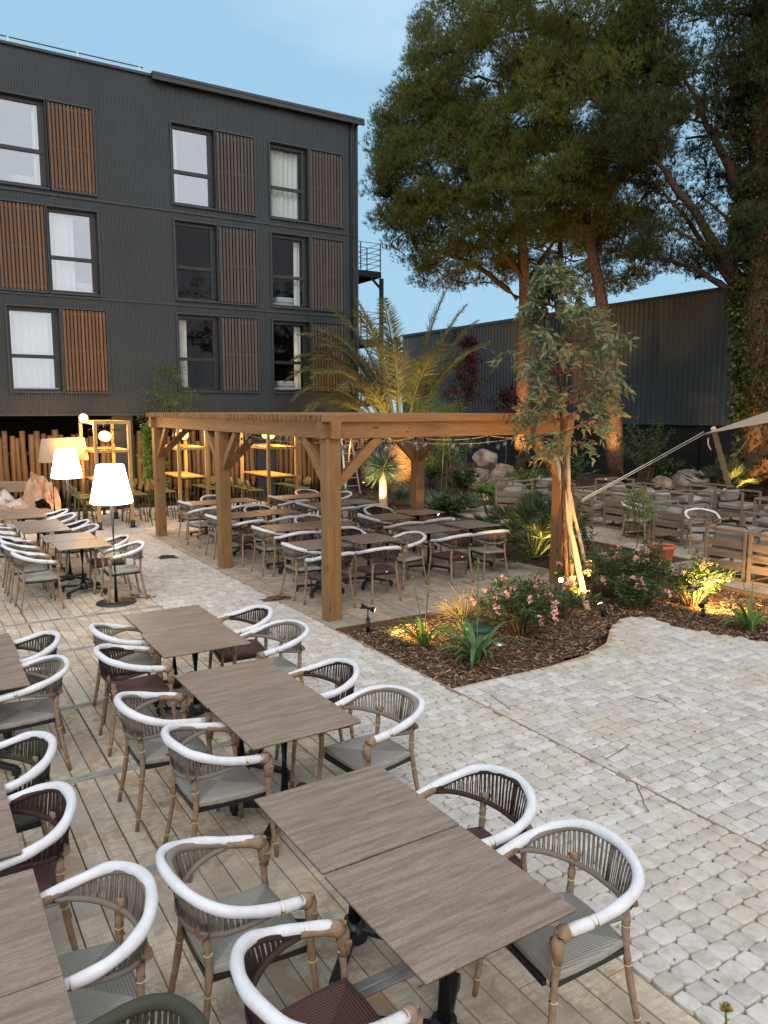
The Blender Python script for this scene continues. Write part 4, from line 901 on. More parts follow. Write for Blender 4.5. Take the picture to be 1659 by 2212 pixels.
for i, (px, py, z) in enumerate([(112, 1100, 0), (131, 1100, 0), (148, 1100, 0), (165, 1100, 0)]):
    p = at(px, 1000, 17.6 + .25 * i); t = empty('unlit_floor_lamp', (p.x, p.y, 0)); tag(t, ['leftmost beige lamp shade in the row of unlit floor lamps', 'second beige shade from the left in the unlit row', 'third beige shade from the left in the unlit row', 'rightmost beige shade of the unlit row behind the timber frame'][i], 'lamp', 'unlit beige floor lamps')
    m = MB(); m.lathe([(0, 1.56), (.285, 1.555), (.29, 1.57), (.20, 2.09), (.0, 2.10)], n=28); m.build('lamp_shade', 'shade_beige', t); m = MB(); m.tube([(0, 0, 0), (0, 0, 1.57)], .026, 10); m.lathe([(0, 0), (.26, 0), (.26, .02), (0, .02)], n=24); m.build('stand', 'lamp_pole', t)

# ================================================================== HIGH TABLES WITH TIMBER FRAMES, PENDANTS, STOOLS
def high_table(x0, x1, y0, y1, label, plab, watts):
    t = empty('high_table', ((x0 + x1) / 2, (y0 + y1) / 2, 0)); tag(t, label, 'high table', 'timber-framed high tables'); hx, hy = (x1 - x0) / 2, (y1 - y0) / 2
    for sx in (-1, 1):
        for sy in (-1, 1):
            m = MB(); m.box((sx * hx, sy * hy, 1.32), (.075, .075, 2.36), None, 0, .004); p = m.build('post', 'pale_timber', t)
            m = MB(); m.box((sx * hx, sy * hy, .09), (.09, .09, .17)); m.box((sx * hx, sy * hy, .006), (.15, .15, .012)); m.build('post_shoe', 'black_metal', p)
            m = MB(); m.box((sx * hx, sy * hy - .046, .14), (.015, .003, .015)); m.box((sx * hx, sy * hy - .046, .08), (.015, .003, .015)); m.build('bolt', 'white_label', p)
    m = MB()
    for sy in (-1, 1): m.box((0, sy * hy, 2.46), (2 * hx - .08, .07, .075)); 
    for sy in (-1, 1): m.box((0, sy * hy, 1.80), (2 * hx - .08, .06, .06))
    m.build('cross_rail', 'pale_timber', t); m = MB()
    for sx in (-1, 1): m.box((sx * hx, 0, 2.46), (.07, 2 * hy - .08, .075)); m.box((sx * hx, 0, 1.80), (.06, 2 * hy - .08, .06))
    m.build('side_rail', 'pale_timber_x', t)
    m = MB(); n = 7; w_ = (2 * hx - .09) / n
    for q in range(n): m.box((-hx + .045 + w_ * (q + .5), 0, 1.085), (w_ - .004, 2 * hy + .1, .035), None, 0, .003)
    m.build('table_board', 'pale_timber_x', t); m = MB(); m.box((0, 0, 1.045), (2 * hx - .1, 2 * hy - .08, .03)); m.build('underframe', 'black_metal', t)
    e = empty('cage_pendant', ((x0 + x1) / 2, (y0 + y1) / 2, 2.42)); tag(e, plab, 'pendant lamp', 'cage pendants over the high tables')
    m = MB()
    for z in (-.14, -.46):
        for a, b in (((-.3, -.34), (.3, -.34)), ((.3, -.34), (.3, .34)), ((.3, .34), (-.3, .34)), ((-.3, .34), (-.3, -.34))): m.tube([(a[0], a[1], z), (b[0], b[1], z)], .008, 6)
    for sx in (-.3, .3):
        for sy in (-.34, .34): m.tube([(sx, sy, -.14), (sx, sy, -.46)], .008, 6); m.tube([(sx, sy, -.14), (sx * .5, sy * .5, -.3), (sx, sy, -.46)], .006, 5); m.tube([(sx, sy, -.14), (0, 0, .0)], .005, 5)
    m.build('cage', 'black_metal', e)
    for gx, gy in ((.0, -.17), (.02, .17)):
        m = MB(); m.lathe([(.0, -.12)] + [(.12 * math.sin(a), -.12 * math.cos(a)) for a in np.linspace(.15, 3.0, 12)] + [(.0, .12)], (0, 0, 0), 24); g = m.build('globe_bulb', 'globe_lit', e); g.location = (gx, gy, -.30)
        m = MB(); m.tube([(gx, gy, -.18), (gx, gy, -.05), (0, 0, .0)], .012, 6); m.build('lamp_holder', 'black_metal', e)
    point('globe_light', ((x0 + x1) / 2, (y0 + y1) / 2, 2.12), watts, WARM, .16)
    return t
high_table(-.97, -.22, 9.6, 11.3, 'timber-framed high table on the left, behind the two glowing floor lamps', 'cage pendant with globe bulbs in the left timber frame', 190)
high_table(1.02, 1.72, 9.9, 11.6, 'timber-framed high table seen between the left and middle pergola posts', 'cage pendant with globe bulbs in the middle timber frame', 210)
high_table(3.0, 3.76, 9.0, 10.8, 'timber-framed high table seen between the middle and front pergola posts', 'cage pendant with globe bulbs in the right timber frame', 210)
gb = empty('globe_wall_light', (-1.15, 9.9, 2.56)); tag(gb, 'bare glowing globe at the top left corner of the left timber frame', 'lamp'); m = MB(); m.lathe([(.0, -.1)] + [(.10 * math.sin(a), -.10 * math.cos(a)) for a in np.linspace(.15, 3.0, 10)] + [(.0, .1)], n=20); m.build('bulb', 'globe_lit', gb); m = MB(); m.box((.08, .0, .05), (.12, .05, .05)); m.build('bracket', 'black_metal', gb); point('globe_wall_glow', (-1.15, 9.9, 2.42), 110, WARM, .1)
def stool():
    t = empty('bar_stool'); m = MB(); m.box((0, 0, .745), (.40, .36, .022), None, 0, .008); m.build('seat', 'olive_metal', t)
    m = MB(); vs = []; n = 10
    for lay in (0, .008):
        for i in range(n + 1):
            a = -1 + 2 * i / n; x = .185 * a; top = 1.02 - .10 * abs(a) ** 3; vs += [(x, -.19 + .05 * a * a - .03 + lay, .80), (x, -.215 + .05 * a * a - .03 + lay, top)]
    k_ = 2 * (n + 1); fs = [(2 * i, 2 * i + 2, 2 * i + 3, 2 * i + 1) for i in range(n)] + [(k_ + 2 * i, k_ + 2 * i + 1, k_ + 2 * i + 3, k_ + 2 * i + 2) for i in range(n)] + [(2 * i + 1, 2 * i + 3, k_ + 2 * i + 3, k_ + 2 * i + 1) for i in range(n)]
    m.add(vs, fs, 0, True); m.build('backrest', 'olive_metal', t)
    for sx in (-1, 1):
        for sy in (-1, 1): m = MB(); m.tube([(sx * .17, sy * .155 - (.02 if sy < 0 else 0), .86 if sy < 0 else .74), (sx * .17, sy * .155, .74), (sx * .225, sy * .235, 0)], .0115, 7); m.build('leg', 'olive_metal', t)
    m = MB(); c = [(.21, .21), (-.21, .21), (-.21, -.21), (.21, -.21)]
    for i in range(4): a, b = c[i], c[(i + 1) % 4]; m.tube([(a[0], a[1], .27), (b[0], b[1], .27)], .009, 6)
    m.build('footrest', 'olive_metal', t); return t
ST = stool(); freeze(None); first = True
for cx, ys, tn, (wl, wr) in ((-.6, (9.85, 10.45, 11.05), 'left', (-1.22, .02)), (1.37, (10.15, 10.75, 11.35), 'middle', (.78, 1.98)), (3.38, (9.3, 9.9, 10.5), 'right', (2.76, 4.02))):
    for sx, xx, side in ((-90, wl, 'left'), (90, wr, 'right')):
        for q, y in enumerate(ys):
            lab = 'olive bar stool on the %s side of the %s high table, %s' % (side, tn, ('nearest', 'middle one', 'farthest')[q])
            if first: ST.location = (xx, y, 0); ST.rotation_euler = (0, 0, R(sx)); tag(ST, lab, 'bar stool', 'olive metal bar stools'); first = False
            else: dup(ST, (xx, y, 0), sx + random.uniform(-7, 7), lab, 'bar stool', 'olive metal bar stools')

# ================================================================== LOUNGE FURNITURE
def lounge_seat(w=.80, arms=(True, True), cushion_up=True, seatlab=None):
    """low slatted timber seat facing +y; back on the -y side; origin in the centre of the floor"""
    t = empty('lounge_seat'); d = .78; h = .82; s = .055; m = MB()
    hx, hy = w / 2 - s / 2, d / 2 - s / 2
    for sx in (-1, 1): m.box((sx * hx, -hy, h / 2), (s, s * .8, h), None, 0, .003); m.box((sx * hx, hy, h / 2), (s, s * .8, h), None, 0, .003)
    m.box((0, -hy, h - .02), (w - 2 * s - .002, s * .8, .04)); m.box((0, -hy, .03), (w - 2 * s - .002, s * .7, .045)); m.box((0, hy, .28), (w - 2 * s - .002, s * .7, .11))
    for sx in (-1, 1):
        m.box((sx * hx, 0, .03), (s * .7, d - 2 * s, .045)); m.box((sx * hx, 0, .28), (s * .7, d - 2 * s, .11))
    m.build('frame', 'lounge_wood', t)
    m = MB()
    for z in (.24, .415, .59): m.box((0, -hy, z), (w - 2 * s - .002, .022, .125), None, 0, .003)
    m.build('back_slats', 'lounge_wood', t)
    for k_, sx in enumerate((-1, 1)):
        if arms[k_]:
            m = MB(); m.box((sx * hx, 0, h - .018), (s * 1.05, d - s * 1.6, .036), None, 0, .003); m.build('armrest', 'lounge_wood', t)
    m = MB(); m.box((0, .02, .36), (w - .12, d - .12, .02)); m.build('seat_board', 'lounge_wood', t)
    m = MB(); m.box((0, .03, .455), (w - .10, d - .10, .17), None, 0, .05); m.build('seat_cushion', 'cushion_film', t)
    if cushion_up: m = MB(); m.box((0, -.20, .70), (w - .12, .17, .34), Matrix.Rotation(-.22, 3, 'X'), 0, .07); m.build('back_cushion', 'cushion_film', t)
    else: m = MB(); m.box((.02, .0, .62), (w - .16, .46, .17), Matrix.Rotation(.08, 3, 'Y'), 0, .07); m.build('loose_cushion', 'cushion_film', t)
    return t
A_ = lounge_seat(.76, (True, True), True); B_ = lounge_seat(.76, (True, True), False); freeze(None)
LS = [ # x, y, rot, variant, label ; rot -90 faces +x (slatted back towards the camera)
 (7.02, -1.17, -90, 'A', 'slatted lounge seat nearest the oleanders, its back lit orange'), (7.02, -1.96, -90, 'A', 'slatted lounge seat cut by the right edge, back lit orange'),
 (9.00, 1.50, -90, 'B', 'slatted lounge seat behind the terracotta pot, nearer of its row'), (9.00, 2.30, -90, 'B', 'slatted lounge seat second in the row behind the terracotta pot'), (9.6, 3.4, -90, 'A', 'slatted lounge seat beside the grey-cord chair, right corner of the middle row'), 
 (9.35, 4.25, -90, 'A', 'slatted lounge seat beside the stakes, left part of the middle row'),
 (10.35, 2.9, 180, 'A', 'lounge seat facing the camera with stacked cushion in front of the boulder'), (11.15, 2.9, 180, 'B', 'lounge seat with flat wrapped cushion beside the bamboo pole'),
 (10.9, 4.7, 180, 'A', 'lounge seat facing the camera, right of the pine trunk'), (11.7, 4.7, 180, 'B', 'lounge seat facing the camera, next to the boulder'),
 (8.9, 6.55, -60, 'B', 'small low lounge seat at the far left of the lounge, by the bushes'), (9.8, 7.6, -90, 'B', 'lounge seat with an empty arm frame behind the stakes'), (10.7, 7.1, 180, 'A', 'lounge seat with wrapped cushions at the back of the lounge'),
 (9.3, -.35, 0, 'B', 'lounge seat with grey cushion behind the sideways armchair'), (10.2, -.35, 0, 'B', 'lounge seat with film-wrapped cushion near the right edge'), (9.9, -1.5, 90, 'B', 'lounge seat facing left behind the orange-lit pair'), (11.6, .9, 180, 'B', 'lounge seat with a dark rolled cushion at the right edge under the sail'), (12.3, 2.4, 180, 'A', 'lounge seat directly right of the bamboo pole foot'), (13.0, 3.6, 180, 'B', 'lounge seat at the back right in front of the dark fan palm'), (12.3, 6.2, 180, 'B', 'lounge seat in the last row under the pines'), (9.9, 5.4, -90, 'B', 'lounge seat between the stakes and the back row'), (12.45, .9, 180, 'A', 'lounge seat behind the bamboo pole at the right edge'),
]
fa = {'A': True, 'B': True}
for x, y, rz, v, lab in LS:
    src = A_ if v == 'A' else B_
    if fa[v]: src.location = (x, y, 0); src.rotation_euler = (0, 0, R(rz)); tag(src, lab, 'lounge seat', 'slatted timber lounge seats'); fa[v] = False
    else: dup(src, (x, y, 0), rz + random.uniform(-2, 2), lab, 'lounge seat', 'slatted timber lounge seats')

# stretch sail with bamboo pole and guy ropes
pole_b = at(1583, 1108, 22.8); pole_b.z = 0; pole_t = at(1541, 925, 20.9)
m = MB(); n = 14; P = [pole_b.lerp(pole_t, i / n) for i in range(n + 1)]; rr = [.085 - .0012 * i for i in range(n + 1)]; m.tube(P, rr, 12)
for i in range(1, n, 2): d = (pole_t - pole_b).normalized(); m.tube([P[i] - d * .012, P[i] + d * .012], [rr[i] + .010] * 2, 12, 0, False)
tag(m.build('bamboo_pole', 'bamboo'), 'leaning thick bamboo pole holding up the sail corner', 'pole')
tip = at(1520, 937, 20.8); A1 = at(1680, 893, 19.8); A2 = at(1900, 812, 25); A3 = at(1900, 870, 17.0)
def sail():
    n = 14; V = []; B = at(1700, 850, 16.0)
    edge1 = [tip.lerp(A2, t) + Vector((0, 0, -.0)) for t in np.linspace(0, 1, n + 1)]; edge2 = [tip.lerp(A3, t) for t in np.linspace(0, 1, n + 1)]
    for i in range(n + 1):
        for j in range(n + 1):
            s_ = j / n; p = edge1[i].lerp(edge2[i], s_); bow = .35 * math.sin(PI * s_) * (i / n); V.append(p + Vector((0, 0, bow)))
    F = [(i * (n + 1) + j, i * (n + 1) + j + 1, (i + 1) * (n + 1) + j + 1, (i + 1) * (n + 1) + j) for i in range(n) for j in range(n)]
    m = MB(); m.add(V, F, 0, True); m.add([v - Vector((0, 0, .006)) for v in V], [f[::-1] for f in F], 0, True); return m
s = sail().build('shade_sail', 'sail_cloth'); tag(s, 'beige stretch-fabric sail coming in from the right edge', 'shade sail')
anch = at(1258, 1083, 14.6); anch.z = max(anch.z, .1)
for k_, off in enumerate((0, .07)):
    m = MB(); m.tube([anch + Vector((0, 0, off * .5)), tip + Vector((0, 0, -.02 + off))], .016, 7); tag(m.build('guy_rope', 'rope_cream'), ['lower strand of the cream guy rope running from the sail tip', 'upper strand of the cream guy rope running from the sail tip'][k_], 'rope')
m = MB(); m.tube([tip + Vector((0, 0, -.03)), at(1640, 915, 20.6), at(1700, 903, 20.4)], .014, 6); tag(m.build('edge_rope', 'rope_cream'), 'cream rope along the underside of the sail edge', 'rope')
m = MB(); m.tube([at(1618, 945, 22), at(1535, 1062, 23.2)], .013, 6); tag(m.build('guy_rope', 'rope_cream'), 'thin guy rope right of the bamboo pole running to the boulder', 'rope')
m = MB(); m.tube(catmull([at(1530, 945, 20.8), at(1530, 960, 20.8), at(1536, 972, 20.8)], 8), .018, 6); tag(m.build('rope_end', 'rope_cream'), 'short loose rope end dangling at the sail tip', 'rope')

# ladder, small things
ld = empty('stepladder', (7.75, 13.6, 0)); tag(ld, 'aluminium stepladder standing by the end of the log palisade', 'ladder')
for sx in (-1, 1):
    m = MB(); m.bar((sx * .27, -.45, 0), (sx * .17, 0, 1.85), .05, .025); m.build('rail', 'galvanised', ld); m = MB(); m.bar((sx * .27, .5, 0), (sx * .17, .04, 1.85), .04, .02); m.build('rear_rail', 'galvanised', ld)
for q in range(6): f = (q + 1) / 7; m = MB(); m.bar((-.27 + .1 * f, -.45 + .45 * f, 1.85 * f), (.27 - .1 * f, -.45 + .45 * f, 1.85 * f), .08, .025); m.build('step', 'galvanised', ld)
m = MB(); m.box((0, .02, 1.87), (.36, .12, .03)); m.build('top_cap', 'black_metal', ld)

def crumpled(name, c, size, mat, label, cat, seed, res=34, amp=.16, group=None):
    """a heaped crumpled sheet: closed lumpy shell"""
    V = []; F = []
    for j in range(res + 1):
        for i in range(res + 1):
            u = i / res * 2 - 1; v = j / res * 2 - 1; r2 = max(0, 1 - (u * u + v * v) * .75); p = Vector((u * 1.5 + seed, v * 1.5, seed * 1.7))
            h = size[2] * (r2 ** .6) * (.55 + .55 * abs(noise.noise(p)) * 2) + size[2] * amp * (abs(noise.noise(p * 2.7)) - .15)
            V.append((c[0] + u * size[0] + .10 * noise.noise(p * 3 + Vector((9, 0, 0))), c[1] + v * size[1] + .10 * noise.noise(p * 3 + Vector((0, 9, 0))), max(.004, h)))
    for j in range(res):
        for i in range(res): a = j * (res + 1) + i; F += [(a, a + 1, a + res + 2), (a, a + res + 2, a + res + 1)]
    m = MB(); m.add(V, F); o = m.build(name, mat); tag(o, label, cat, group); return o
hp = [((-3.6, 13.9), (1.25, .85, 1.15), 'kraft_pale', 'tall heap of crumpled brown packing paper against the palisade', 1.3), ((-2.6, 13.3), (.8, .65, .62), 'plastic_film', 'crumpled clear plastic film lying before the paper heap', 2.9), ((-1.72, 13.5), (.5, .6, .95), 'kraft_pale', 'draped sheet of packing paper at the right end of the heap', 4.4), ((-3.3, 12.3), (.9, .55, .5), 'kraft_pale', 'low spread of packing paper in front of the heap', 6.1), ((-2.1, 12.6), (.75, .5, .3), 'kraft_pale', 'flattened packing paper on the paving right of the heap', 7.7)]
for (x, y), sz, mt, lab, sd_ in hp: crumpled('packing_paper' if 'kraft' in mt else 'plastic_film', (x, y), sz, mt, lab, 'packing waste', sd_)
for i, (x, y, z, rx, ry, rz, w_, l_) in enumerate([(-3.0, 13.6, .95, .5, .2, .4, .9, .6), (-2.7, 13.0, .32, .2, -.4, 1.0, .6, .5), (-3.6, 12.7, .5, -.5, .3, 2.0, .7, .5), (-2.4, 14.0, .7, .9, .1, .2, 1.1, .35)]):
    m = MB(); m.box((0, 0, 0), (w_, l_, .006), (Matrix.Rotation(rz, 3, 'Z') @ Matrix.Rotation(rx, 3, 'X') @ Matrix.Rotation(ry, 3, 'Y'))); o = m.build('cardboard_sheet', 'kraft'); o.location = (x, y, z); tag(o, ['large flat cardboard sheet on top of the paper heap', 'small cardboard piece lying low in front of the heap', 'cardboard flap at the left side of the heap', 'long cardboard strip leaning against the palisade'][i], 'cardboard', 'cardboard pieces on the heap')
crumpled('crumpled_rag', (-.63, 5.4), (.13, .09, .05), 'dark_metal', 'small grey crumpled rag on the paving edge near the middle post', 'rag', 3.3, 10); crumpled('crumpled_rag', (-.18, 1.4), (.20, .08, .05), 'stem_brown', 'grey-brown crumpled rag on the edge of the pergola deck', 'rag', 5.3, 10)

def spike_light(loc, target, lens, label, h=.28, power=None, col=WARM2, angle=60):
    t = empty('garden_spotlight', loc); tag(t, label, 'spotlight', 'garden spotlights'); d = (Vector(target) - (Vector(loc) + Vector((0, 0, h)))).normalized(); c = Vector((0, 0, h))
    m = MB(); m.tube([(0, 0, -.05), (0, 0, h * .55)], .032, 12); m.tube([(0, 0, h * .55), (0, 0, h)], .012, 8); m.build('post', 'dark_metal', t)
    m = MB(); m.tube([c - d * .09, c + d * .09], .04, 16); m.build('head', 'black_metal', t); m = MB(); m.tube([c + d * .0905, c + d * .094], .034, 16); m.build('lens', lens, t)
    if power: spot('spot_beam', Vector(loc) + c + d * .11, target, power, col, angle)
    return t
BZ = -.04
spike_light((.2, -.60, BZ), (.95, -1.15, .0), 'spot_lens_dim', 'black spotlight at the bed corner in front of the pergola post, pointing right', .30, 230, WARM2, 95)
spike_light((3.23, -.92, BZ), (-1.2, -5.6, 2.2), 'spot_lens', 'glaring spotlight beside the right front post, lens towards the camera', .36, 30, WARM, 70)
spike_light((4.40, -2.42, BZ), (4.92, -2.25, .32), 'spot_lens', 'spotlight hidden in the lit oleander at the right', .20, 300, WARM2, 160)
spike_light((6.3, 6.2, BZ), (5.6, 6.6, .5), 'spot_lens', 'small lit spotlight at the far corner of the bed behind the right tables', .25, 40, WARM2, 80)
spike_light((4.95, .75, BZ), (5.0, 1.6, .8), 'spot_lens', 'spotlight under the fan palm by the right front post', .12, 130, WARM2, 110)
spike_light((6.3, 9.3, BZ), (6.8, 9.9, 1.0), 'spot_lens', 'spotlight lighting the yucca trunk', .15, 260, (1, .72, .25), 90)
spike_light((8.3, 10.9, BZ), (9.6, 13.2, 3.2), 'spot_lens', 'spotlight at the foot of the date palm', .2, 900, WARM2, 90)
spike_light((8.15, 13.15, BZ), (8.3, 13.4, 1.0), 'spot_lens', 'lit spotlight between the ladder legs', .3, 30, WARM, 80)
spike_light((3.25, -1.7, BZ), (3.1, -.2, 2.6), 'spot_lens', 'spotlight at the foot of the eucalyptus stakes aimed upward', .10, 400, WARM, 120)
spike_light((16.8, 10.6, BZ), (18.4, 11.9, 5.2), 'spot_lens', 'spotlight lighting the leaning pine trunk', .2, 800, WARM, 70)
spike_light((16.2, 5.0, BZ), (19.4, 6.3, 2.2), 'spot_lens', 'spotlight lighting the thick ivy-clad trunk', .2, 1500, WARM, 60)
spike_light((15.8, 15.0, BZ), (18.6, 17.0, 6.5), 'spot_lens', 'spotlight lighting the straight pine trunk at the back', .2, 2000, WARM, 85)
spike_light((5.9, -3.2, BZ), (7.3, -1.6, .9), 'spot_lens_dim', 'low spotlight aimed at the backs of the lounge seats', .15, 170, WARM, 80)
spike_light((-1.05, 12.35, BZ), (-1.15, 12.9, .3), 'spot_lens', 'lit spotlight at the right end of the paper heap', .35, 30, WARM, 100)
spike_light((-.3, 12.3, BZ), (-.2, 12.9, .35), 'spot_lens', 'spotlight under the yellow flowers behind the left bar stools', .1, 50, (1, .8, .3), 110)
spike_light((.15, 12.9, BZ), (.7, 13.8, 1.0), 'spot_lens', 'spotlight under the climbing plant on the palisade', .1, 90, (1, .75, .3), 100)

# pot, utility drum, solar disc
pt = empty('terracotta_pot', (6.74, .14, BZ + .03)); tag(pt, 'square-sided terracotta planter behind the oleanders', 'pot')
m = MB(); m.lathe([(0, 0), (.17, 0), (.175, .02), (.215, .30), (.245, .305), (.25, .36), (.235, .365), (.21, .33), (0, .32)], n=28); m.build('pot_body', 'terracotta', pt)
m = MB(); m.lathe([(0, .325), (.205, .33)], n=24); m.build('potting_soil', 'soil', pt)
m = MB(); m.lathe([(0, .02), (.17, 0), (.17, .14), (.19, .15), (.19, .20), (.17, .22), (0, .225)], (1.13, -1.66, -.06), 28); tag(m.build('valve_cover', 'green_plastic'), 'round dark green plastic cover half hidden by strap leaves', 'valve cover')
m = MB(); m.lathe([(0, .0), (.055, 0), (.06, .01), (.055, .03), (0, .035)], (1.22, -1.95, -.04), 18); tag(m.build('ground_disc', 'galvanised'), 'small shiny metal disc on the mulch beside the green cover', 'disc')

# ================================================================== VEGETATION
A = np.array
def unit_sphere(n, r=rng):
    v = r.normal(size=(n, 3)); return norm(v)
def needle_tufts(cent, axis, n_needles, length, width, spread=.75):
    """cent (N,3), axis (N,3): tufts of thin triangles"""
    N_ = len(cent); c = np.repeat(cent, n_needles, 0); d = np.repeat(norm(axis), n_needles, 0) + rng.normal(scale=spread * .6, size=(N_ * n_needles, 3)); d = norm(d)
    L_ = length * rng.uniform(.65, 1.15, (len(c), 1)); s = norm(np.cross(d, rng.normal(size=d.shape))) * width / 2
    base = c + d * L_ * rng.uniform(0, .18, (len(c), 1))
    v = np.stack([base - s, base + s, base + d * L_], 1).reshape(-1, 3); return v, np.arange(len(v)).reshape(-1, 3)
def branch(m, a, b, r0, r1, sag=0.0, wob=.12, n=7, sides=7):
    a = Vector(a); b = Vector(b); L_ = (b - a).length; pts = []
    for i in range(n + 1):
        t = i / n; p = a.lerp(b, t); p.z += sag * 4 * t * (1 - t); p += Vector((random.uniform(-1, 1), random.uniform(-1, 1), random.uniform(-.6, .6))) * wob * L_ * .12 * math.sin(PI * t); pts.append(p)
    m.tube(pts, [r0 + (r1 - r0) * (i / n) for i in range(n + 1)], sides); return pts
def in_ell(c, rx, n, shell=.35):
    """random points in an ellipsoid, denser near the outside"""
    u = unit_sphere(n) * (rng.uniform(shell, 1, (n, 1)) ** .5); return A(c) + u * A(rx), u
def pine(name, base, trunk_pts, trunk_r, ells, label, clumps_per, tufts_per, mat='pine_needles', limbs=(), fork=None, nl=.21, ivy=0, group='tall umbrella pines', crad=.60, width=.016, n_needles=8, bare=16):
    t = empty(name, (base[0], base[1], 0)); tag(t, label, 'pine tree', group); O = A((base[0], base[1], 0))
    m = MB(); P = catmull([Vector(p) - Vector((base[0], base[1], 0)) for p in trunk_pts], 22); k_ = len(P)
    m.tube(P, [trunk_r[0] + (trunk_r[1] - trunk_r[0]) * (i / (k_ - 1)) ** .8 + (.12 * trunk_r[0] if i == 0 else 0) for i in range(k_)], 18); m.build('trunk', 'pine_bark', t)
    m = MB(); anchors = [Vector(p) for p in P[int(k_ * .62):]]
    for a, b, r0, r1, sg in limbs:
        pts = branch(m, Vector(a) - Vector((base[0], base[1], 0)), Vector(b) - Vector((base[0], base[1], 0)), r0, r1, sg, .12, 10, 9); anchors += pts[3:]
    cents = []
    for (c, r, q) in ells:
        cc, uu = in_ell(c, r, int(clumps_per * q)); cents.append(cc - O)
    cents = np.concatenate(cents); AN = A([list(a) for a in anchors])
    # branches from anchors to the clumps
    V = []; order = rng.permutation(len(cents))
    for j, i in enumerate(order):
        c = cents[i]; D = np.linalg.norm(AN - c, axis=1) + np.maximum(0, AN[:, 2] - c[2]) * 1.5; a = AN[int(D.argmin())]
        if j % 2 == 0 or j < bare:
            pts = branch(m, a, c, .05 if j >= bare else .085, .010, .12 * np.linalg.norm(c - a) * random.uniform(-.3, .6), .8, 5, 5)
            AN = np.vstack([AN, A([list(p) for p in pts[2:]])])
    # twigs inside the clumps
    for c in cents:
        for q in range(3):
            e = c + unit_sphere(1)[0] * crad * .9; m.tube([Vector(c), Vector((c + e) / 2) + Vector((0, 0, .05)), Vector(e)], [.014, .009, .004], 4, 0, False)
    m.build('branches', 'branch_bark', t)
    n = len(cents) * tufts_per; cc = np.repeat(cents, tufts_per, 0); u = unit_sphere(n); u[:, 2] = u[:, 2] * .62 + .10; rr = rng.uniform(.15, 1, (n, 1)) ** .5 * crad * rng.uniform(.75, 1.25, (len(cents), 1)).repeat(tufts_per, 0)
    tc_ = cc + u * rr; ax = u * .7 + A([0, 0, .75]); v, f = needle_tufts(tc_, ax, n_needles, nl, width); np_mesh('crown', v, f, mat, t)
    if ivy:
        k0 = int(k_ * .75); idx = rng.integers(0, k0, ivy); ang = rng.uniform(0, 2 * PI, ivy); fr_ = rng.random((ivy, 1)); PL = A([list(p) for p in P]); PP = PL[idx] * (1 - fr_) + PL[idx + 1] * fr_; rad = trunk_r[0] * 1.0 + rng.uniform(-.12, .22, ivy)
        b = PP + np.stack([np.cos(ang) * rad, np.sin(ang) * rad, rng.uniform(-.25, .25, ivy)], 1); d = np.stack([np.cos(ang), np.sin(ang), rng.uniform(-1.2, .2, ivy)], 1)
        keep = (b[:, 2] > 2.4) | (rng.random(ivy) < .22); b, d = b[keep], d[keep]; v, f = blades(b, d, rng.uniform(.10, .17, len(b)), rng.uniform(.09, .14, len(b)), bend=.15); np_mesh('ivy', v, f, 'ivy_leaf', t)
    return t
def el(px, py, d, rx, ry, rd_, q=1.0): return (tuple(at(px, py, d)), (rx * d / FPX, rd_, ry * d / FPX), q)

# straight pine at the back (left crown)
pine('umbrella_pine', at(1130, 1010, 33), [at(1128, 1012, 33) * 1.0, at(1130, 850, 33), at(1133, 700, 33), at(1132, 590, 33), at(1120, 430, 33), at(1100, 300, 33), at(1080, 180, 33)], (.36, .12),
     [el(1080, 190, 33, 190, 190, 4.0, 1.5), el(960, 340, 33, 130, 150, 3.2, 1.0), el(872, 420, 33, 62, 110, 2.2, .42), el(1010, 480, 33, 150, 80, 3.0, .55), el(890, 235, 33, 52, 70, 2.0, .25), el(975, 80, 33, 60, 90, 2.5, .4), el(1000, 575, 34, 150, 50, 2.5, .30), el(1180, 560, 35, 120, 70, 2.5, .35), el(845, 340, 33, 30, 50, 1.4, .12)],
     'straight-trunked umbrella pine at the back, its crown reaching towards the building', 128, 84, 'pine_needles',
     [(at(1118, 645, 33), at(900, 540, 32), .13, .05, .5), (at(1128, 600, 33), at(1000, 470, 31), .12, .04, .2), (at(1140, 610, 33), at(1230, 480, 34), .11, .04, .1), (at(1125, 540, 33), at(1010, 300, 33), .11, .04, 0)])
# leaning pine in the middle
pine('umbrella_pine', at(1331, 1045, 29.3), [at(1331, 1045, 29.3), at(1325, 900, 29.3), at(1312, 760, 29.3), at(1298, 640, 29.3), at(1270, 500, 29.3), at(1250, 380, 29.3), at(1225, 250, 29.3)], (.38, .10),
     [el(1240, 250, 29, 190, 170, 4.0, 1.5), el(1300, 400, 29, 110, 110, 3.0, .7), el(1160, 420, 29, 120, 110, 3.0, .65), el(1240, 70, 29, 210, 110, 3.5, .9), el(1330, 600, 30, 55, 45, 1.6, .10), el(1330, 510, 30, 60, 60, 2.0, .25)],
     'leaning pine with an orange-lit trunk behind the young eucalyptus', 128, 84, 'pine_needles',
     [(at(1285, 520, 29.3), at(1200, 400, 28), .12, .04, .1), (at(1272, 510, 29.3), at(1330, 400, 29), .13, .04, 0), (at(1270, 500, 29.3), at(1150, 420, 28), .10, .03, .1), (at(1282, 540, 29.3), at(1295, 330, 28), .10, .03, 0), (at(1215, 640, 31), at(1205, 460, 31), .16, .06, 0)])
